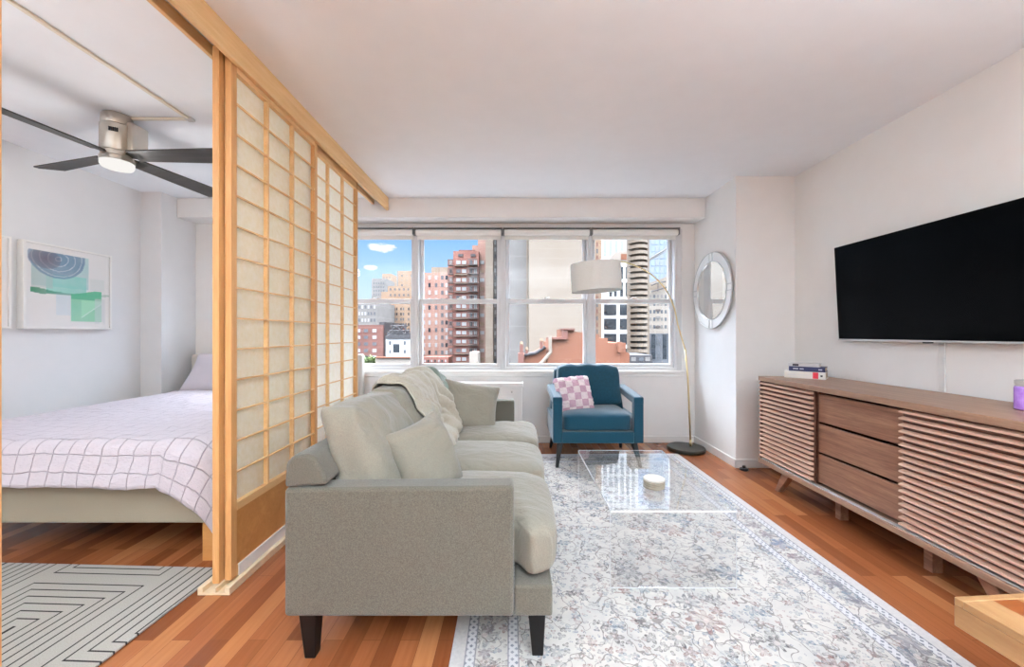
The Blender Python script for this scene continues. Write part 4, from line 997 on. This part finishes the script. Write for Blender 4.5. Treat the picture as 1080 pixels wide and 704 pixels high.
# trees at the lower left
def treething(x, y, d, rad, label):
    c = Vector(P(x, y, d)); r = thing('street_tree', label, 'tree', (c.x, c.y, GZ), group=None)
    build('trunk', MB().tube([(c.x, c.y, GZ), (c.x + .2, c.y, (GZ + c.z) / 2), (c.x, c.y, c.z - rad * .3)], [.35, .28, .18], 10), 'bark', r)
    mb = MB(); rnd = random.Random(int(x * 7))
    for k in range(260):
        a, b_ = rnd.uniform(0, 2 * PI), math.acos(rnd.uniform(-1, 1)); R = rad * rnd.uniform(.55, 1.05)
        q = c + Vector((math.sin(b_) * math.cos(a) * R * 1.3, math.sin(b_) * math.sin(a) * R, math.cos(b_) * R * .8))
        s_ = rad * .16; u = Vector((rnd.uniform(-1, 1), rnd.uniform(-1, 1), rnd.uniform(-1, 1))).normalized() * s_; w = u.cross(Vector((rnd.uniform(-1, 1), rnd.uniform(-1, 1), 1))).normalized() * s_
        mb.add([q - u - w, q + u - w, q + u + w, q - u + w], [(0, 1, 2, 3)])
    build('crown', mb, 'leaf', r)
treething(389, 383, 42, 1.0, 'small yellow green treetop at the bottom left of the window view')
r = tower('flat pale roof with parapet at the bottom of the left window', 396, 437, 378, 40, 3, 'b_cream'); step(r, 396, 437, 376.5, 378, 39.8, .5, 'b_terra', 'parapet')

# -- second window
r = tower('pink brick apartment block with roof greenery left of the red balcony tower', 440, 474, 288, 80, 14, 'b_pink')
step(r, 455, 474, 282, 288, 82, 8, 'b_tan', 'roof_structure')
wins(r, [447, 453, 460, 466.5, 471], fr(293, 380, 12), 2.5, 4.2, 80, ['win_light', 'win_mid', 'win_light', 'win_dark', 'win_light'])
r = tower('low red brick building at the foot of the pink block', 446, 473, 377, 60, 3.5, 'b_red')
wins(r, fr(448, 470, 7), [381], 1.6, 2.6, 60, ['win_light', 'win_dark'])
d = 66
r = tower('tall red brown apartment tower with dark balconies in the second window', 478, 505, 265, d, 12, 'b_red')
step(r, 472.5, 478, 274, 384, d + 1, 10, 'b_red', 'left_wing'); step(r, 498, 513, 259, 384, d + 1.5, 10, 'b_pink', 'right_wing'); step(r, 504, 513, 250, 262, d + 2, 8, 'b_pink', 'upper_wing')
bal = None; cols = fr(277, 379, 12)
for y in cols:
    for (xa, xb, proud) in ((473, 478.5, .8), (480, 493, .5), (494, 504, 1.3)):
        mb = MB().box(px(xa, d), px(xb, d), d - proud, d + .1, pz(y + 4.0, d), pz(y + 3.3, d))
        if xa != 480:
            zr = pz(y + 3.3, d); a_, b_ = px(xa, d), px(xb, d)
            mb.box(a_, b_, d - proud, d - proud + .06, zr + .80, zr + .92)
            for q in range(7): mb.box(a_ + (b_ - a_ - .06) * q / 6, a_ + (b_ - a_ - .06) * q / 6 + .06, d - proud, d - proud + .05, zr, zr + .80)
            build('balcony', mb, 'rail_dark', r)
        else: build('floor_band', mb, 'b_tan', r)
wins(r, [483.5, 489.5], cols, 4.4, 3.6, d, ['win_light', 'win_light', 'win_mid'], proud=.15)
wins(r, [475.5], cols, 2.6, 3.6, d - .0, ['win_light', 'win_dark'], proud=.1)
wins(r, [497, 501.5], cols, 3.0, 4.4, d, ['win_mid', 'win_light', 'win_dark'], proud=.15)
wins(r, [508.5], cols, 4.2, 3.6, d + 1.5, ['win_light', 'b_peach'], proud=.15)
build('roof_box', MB().box(px(483, d), px(500, d), d + 1, d + 6, pz(265, d), pz(262.5, d)), 'b_brown', r)
wins(r, [486, 499], [269.5], 5, 2.6, d, ['b_dark'], proud=.15)
r = tower('narrow beige wall strip beside the red balcony tower', 512, 520, 200, 58, 3.5, 'b_tan')
r = tower('grey white tower with stacked windows at the right of the second window', 519.5, 534, 190, 62, 10, 'b_grey'); wins(r, [522.3, 526, 530], fr(256, 381, 18), 2.2, 4.2, 62, ['win_light', 'win_mid', 'win_light'])
r = tower('small tan chimney block rising before the red balcony tower', 495, 504, 372, 45, 3, 'b_cream')

# -- third window
r = tower('grey concrete side wall of the blank beige building', 533, 557, 170, 50, 11, 'b_grey'); step(r, 555.2, 556.8, 170, 372, 49.9, .2, 'b_tan', 'corner_pipe')
r = tower('huge blank beige building filling the third window', 557.8, 628, 150, 48, 14, 'b_beige')
wins(r, [629.6], fr(258, 380, 15), 1.6, 4, 47.98, ['b_brown'], proud=.02) if False else None
# terracotta rooftops with stepped gables
r = tower('terracotta stepped rooftop with chimneys below the blank beige building', 580, 660, 362, 26, 6, 'b_terra')
def poly(r, pts, d, depth, m, name):
    return build(name, MB().prism([(px(x, d), pz(y, d)) for x, y in pts], 1, d, d + depth), m, r)
poly(r, [(577, 384), (581, 358), (594, 358), (594, 347.5), (606, 347.5), (606, 350), (632, 353), (632, 357), (641, 357), (641, 363), (664, 373), (664, 390), (577, 390)], 25.8, 4, 'b_terra', 'stepped_gable')
step(r, 593.5, 606.5, 346.5, 348.2, 25.5, 2, 'b_brown', 'coping'); step(r, 579, 598, 356, 358.2, 25.5, 2, 'b_brown', 'coping'); step(r, 594, 599, 348, 358, 25.6, 1, 'b_brown', 'brown_pier')  # copings, and a brown pier at the left of the taller gable
step(r, 652.5, 656, 361, 372, 25.4, .5, 'b_terra', 'chimney')
build('drain_pipe', MB().tube([P(580, 355, 25.3), P(580.5, 372, 25.3), P(574, 380, 25.3), P(568, 386, 25.3)], .12, 8), 'b_beige', r)
poly(r, [(550, 386), (553, 375), (565, 373), (576, 366), (576, 386)], 25.9, 3, 'b_terra', 'sloped_gable')
build('gable_trim', MB().tube([P(553, 374.5, 25.7), P(565, 372.5, 25.7), P(575, 366, 25.7)], .12, 8), 'b_dark', r)
for (x, y0_, y1_, w_) in ((550, 362, 374, 3.5), (571, 358.5, 368, 3), (555.5, 368, 374, 2.2)):
    step(r, x - w_ / 2, x + w_ / 2, y0_ + 2, y1_, 25.6, .4, 'b_brown', 'chimney'); build('chimney_pot', MB().lathe([(.09, 0), (.12, .05), (.08, .22), (0, .22)], (px(x, 25.8), 25.8, pz(y0_ + 2, 25.8)), 12), 'b_peach', r)
step(r, 546.5, 552.5, 373, 388, 25.3, 1, 'b_brown', 'side_shaft')

# -- fourth window
r = tower('slim peach brick strip at the left edge of the right window', 624, 634.5, 160, 70, 6, 'b_peach'); wins(r, [629.8], fr(258, 350, 14), 1.6, 4.6, 70, ['b_brown', 'win_mid'])
d = 90
r = tower('white modern tower with large dark window grid behind the lamp shade', 634, 672, 271, d, 14, 'b_white')
wins(r, [643.5, 660], [327, 342, 358, 373.5], 13.0, 11.5, d, ['win_dark'], proud=.1)
wins(r, [644, 649, 655.5, 661.5, 667], [305.5], 3.2, 15, d, ['win_dark'], proud=.1); wins(r, [644, 649, 655.5, 661.5, 667], [288], 3.2, 13, d, ['win_dark'], proud=.1)
step(r, 655, 668, 268, 274, d - .3, 5, 'b_terra', 'brick_penthouse'); poly(r, [(640, 276), (648, 267), (655, 264.5), (672, 264.5), (672, 276)], d - .2, 5, 'b_cream', 'penthouse_gable')
d = 118
r = tower('very tall white tower with vertical fins rising behind', 632, 673, 60, d, 14, 'b_white')
wins(r, fr(638, 668, 6), [262.0], 3.4, 17, d, ['win_blue'], proud=.1)
wins(r, fr(638, 668, 6), fr(90, 240, 8), 3.4, 19, d, ['win_blue'], proud=.1)
# curving balcony tower
d = 74
cx_, rw_ = px(674.5, d), px(685, d) - px(674.5, d)
r = thing('city_building', 'tan tower stacked with curved balconies in the right window', 'building', (cx_, d + 5, GZ))
build('facade', MB().box(px(665, d + 1.5), px(685, d + 1.5), d + 1.5, d + 4, GZ, pz(215, d)), 'b_tan', r)
zt, zb = pz(232, d), pz(384, d); n = 26
arcp = [(cx_ + rw_ * math.cos(a), d + 1.5 - 2.6 * math.sin(a)) for a in [k * PI / 12 for k in range(13)]]
arci = [(cx_ + rw_ * .93 * math.cos(a), d + 1.5 - 2.4 * math.sin(a)) for a in [k * PI / 12 for k in range(13)]]
o0 = None
for k in range(n):
    z = zb + (zt - zb) * k / (n - 1)
    if o0 is None:
        mb = MB().prism(arcp, 2, 0, .18); N_ = 13
        vs = [(x, y, zz) for zz in (.18, .62) for x, y in arcp] + [(x, y, zz) for zz in (.18, .62) for x, y in arci]
        fs = []
        for i in range(12): fs += [(i, i + 1, N_ + i + 1, N_ + i), (2 * N_ + i + 1, 2 * N_ + i, 3 * N_ + i, 3 * N_ + i + 1), (N_ + i, N_ + i + 1, 3 * N_ + i + 1, 3 * N_ + i)]
        mb.add(vs, fs)
        mb.v = [(x - cx_, y - d, zz) for x, y, zz in mb.v]
        o0 = build('curved_balcony', mb, 'b_tan', None); me0 = o0.data; o = o0
    else:
        o = bpy.data.objects.new('curved_balcony', me0); COL.objects.link(o)
    o.parent = r; o.location = Vector((cx_, d, z)) - r.location
wins(r, [668, 673.5, 680], fr(236, 380, 25), 3.6, 2.8, d + 1.5, ['rail_dark', 'win_mid', 'rail_dark'], proud=.05)
# pale blue glass tower, and the striped office block before it
r = tower('pale blue glass tower at the far right of the view', 684, 735, 120, 160, 20, 'b_glass')
wins(r, fr(688, 712, 6), fr(240, 300, 9), 3.4, 6.0, 160, ['win_blue', 'b_glass'], proud=.2)
r = tower('cream office block with bands of windows at the right edge', 682, 735, 306, 100, 14, 'b_cream')
poly(r, [(684, 309), (684, 299), (706, 291), (712, 291), (712, 309)], 100.5, 6, 'b_tan', 'sloped_roof')
wins(r, fr(686, 702, 5), [313, 321, 329, 337, 345], 2.2, 3.6, 100, ['b_grey', 'win_mid', 'b_grey'])
wins(r, [694], [345, 335, 327.5], 5, 2.2, 99.9, ['rail_dark', 'b_grey'])
r = tower('dark glass low building at the lower right of the view', 685, 735, 352, 90, 7, 'win_mid'); wins(r, [689, 695, 701, 707], [366], 4.2, 26, 90, ['win_dark', 'win_mid'], proud=.1)
r = tower('dark cluttered rooftop at the foot of the curved balcony tower', 660, 688, 375, 45, 6, 'b_dark'); wins(r, [668, 676, 683], [379], 5, 4, 45, ['b_grey', 'win_mid'])
cr = thing('construction_crane', 'thin dark crane jib slanting past the blue glass tower', 'crane', (px(700, 120), 120, GZ))
build('jib', MB().tube([P(684, 274, 120), P(712, 257, 120)], .28, 6).tube([P(684, 275.5, 120), P(712, 260, 120)], .14, 6), 'b_grey', cr)
build('mast', MB().tube([P(716, 256, 120), (px(716, 120), 120, GZ)], .8, 8), 'b_grey', cr)
cr = thing('roof_antenna', 'dark tangle of roof pipes on the cream office block', 'antenna', (px(694, 99), 99, pz(306, 99)))
build('pipe', MB().tube([P(687, 301, 99), P(693, 298.5, 99), P(702, 297, 99)], .22, 6).tube([P(687, 308, 99), P(703, 303, 99)], .2, 6).tube([P(694, 299, 99), P(694, 308, 99)], .12, 6), 'b_dark', cr)

# =============================================================== LIGHT
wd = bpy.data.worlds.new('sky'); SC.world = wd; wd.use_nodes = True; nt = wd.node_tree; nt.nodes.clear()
class WT(NT):
    def __init__(s): s.t = nt
w = WT(); out = w.n('ShaderNodeOutputWorld'); bg = w.n('ShaderNodeBackground')
tc = w.n('ShaderNodeTexCoord'); s = w.sep(tc.outputs['Generated'])
el = s[2]
c = w.ramp(el, [(0.0, rgb(225, 236, 248)), (0.08, rgb(194, 219, 246)), (0.16, rgb(166, 205, 244)), (0.25, rgb(128, 182, 240)), (0.5, rgb(215, 225, 240)), (1.0, rgb(235, 238, 242))])
# two small fair weather clouds in the left window, plus loose ones elsewhere
tanx = w.math('DIVIDE', s[0], w.math('MAXIMUM', s[1], 0.05)); tanz = w.math('DIVIDE', s[2], w.math('MAXIMUM', s[1], 0.05))
vv = w.n('ShaderNodeMapping'); vv.inputs['Scale'].default_value = (1, 1, 2.2); w.l(tc.outputs['Generated'], vv.inputs[0])
nz = w.noise(vv.outputs[0], 22, 6, 0.6)
def cloud(cx, cz, rx, rz):
    a = w.math('DIVIDE', w.math('SUBTRACT', tanx, cx), rx); b = w.math('DIVIDE', w.math('SUBTRACT', tanz, cz), rz)
    r2 = w.math('ADD', w.math('MULTIPLY', a, a), w.math('MULTIPLY', b, b))
    q = w.math('SUBTRACT', w.math('ADD', 1.05, w.math('MULTIPLY', w.math('SUBTRACT', nz, 0.5), 4.5)), r2)
    return w.math('MULTIPLY', q, 1.3, clamp=True)
cl = w.math('MAXIMUM', cloud((401.5 - VX) / FPX, (VY - 261.5) / FPX, .036, .011), cloud((391 - VX) / FPX, (VY - 282.5) / FPX, .017, .007))
loose = w.math('MULTIPLY', w.math('SUBTRACT', w.noise(vv.outputs[0], 3.0, 6, 0.6), 0.62), 5.0, clamp=True)
cl = w.math('MAXIMUM', cl, w.math('MULTIPLY', loose, w.math('GREATER_THAN', el, 0.32)))
c = w.mix(cl, c, (0.95, 0.96, 1.0, 1))
w.l(c, bg.inputs[0])
st = w.ramp(el, [(0.0, (1, 1, 1, 1)), (0.30, (1, 1, 1, 1)), (0.45, (1, 1, 1, 1)), (1, (1, 1, 1, 1))])
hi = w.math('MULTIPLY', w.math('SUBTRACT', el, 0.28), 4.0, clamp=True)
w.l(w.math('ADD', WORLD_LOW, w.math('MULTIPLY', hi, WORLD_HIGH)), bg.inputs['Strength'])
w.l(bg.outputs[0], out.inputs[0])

def light(name, kind, loc, energy, color=(1, 1, 1), size=1.0, sizey=None, target=None, rot=None, spread=None):
    ld = bpy.data.lights.new(name, kind); ld.energy = energy; ld.color = color
    if kind == 'AREA':
        ld.shape = 'RECTANGLE' if sizey else 'DISK'; ld.size = size
        if sizey: ld.size_y = sizey
    if kind == 'POINT': ld.shadow_soft_size = size
    o = bpy.data.objects.new(name, ld); COL.objects.link(o); o.location = loc
    if target is not None: o.rotation_euler = (Vector(target) - Vector(loc)).to_track_quat('-Z', 'Y').to_euler()
    return o
so = light('sun', 'SUN', (-40, -60, 80), SUN_E, (1, .96, .9), target=(0, 60, 0)); so.data.angle = math.radians(1.0)
# added upward spots, out of view, filling both rooms with light off the ceiling
for (x, y, z, e, s_) in FILL_SPOTS:
    sl = light('fill_uplight', 'SPOT', (x, y, z), e, (FILL_C if x > -1 else (.93, .965, 1)), target=(x, y + .01, z + 2)); sl.data.spot_size = math.radians(150); sl.data.spot_blend = .7; sl.data.shadow_soft_size = s_
pl = light('fan_lamp', 'POINT', (FC.x, FC.y, ZC - .42), FAN_E, (1, .96, .92), .08)

cam = bpy.data.cameras.new('camera'); co = bpy.data.objects.new('camera', cam); COL.objects.link(co); SC.camera = co
co.location = (0, 0, CAM_H); co.rotation_euler = (PI / 2, 0, 0)
cam.sensor_width = 36; cam.sensor_fit = 'HORIZONTAL'; cam.lens = 36 * FPX / 1080; cam.shift_x = -3 / 1080; cam.shift_y = 0
cam.clip_end = 2000
vs = SC.view_settings; vs.view_transform = 'Standard'; vs.look = 'None'; vs.gamma = 1; vs.exposure = EXPOSURE; vs.use_curve_mapping = False
cy = SC.cycles; cy.max_bounces = 10; cy.diffuse_bounces = 6; cy.glossy_bounces = 4; cy.transparent_max_bounces = 16; cy.transmission_bounces = 6
cy.caustics_reflective = False; cy.caustics_refractive = False; cy.sample_clamp_indirect = 6
cy.use_denoising = True
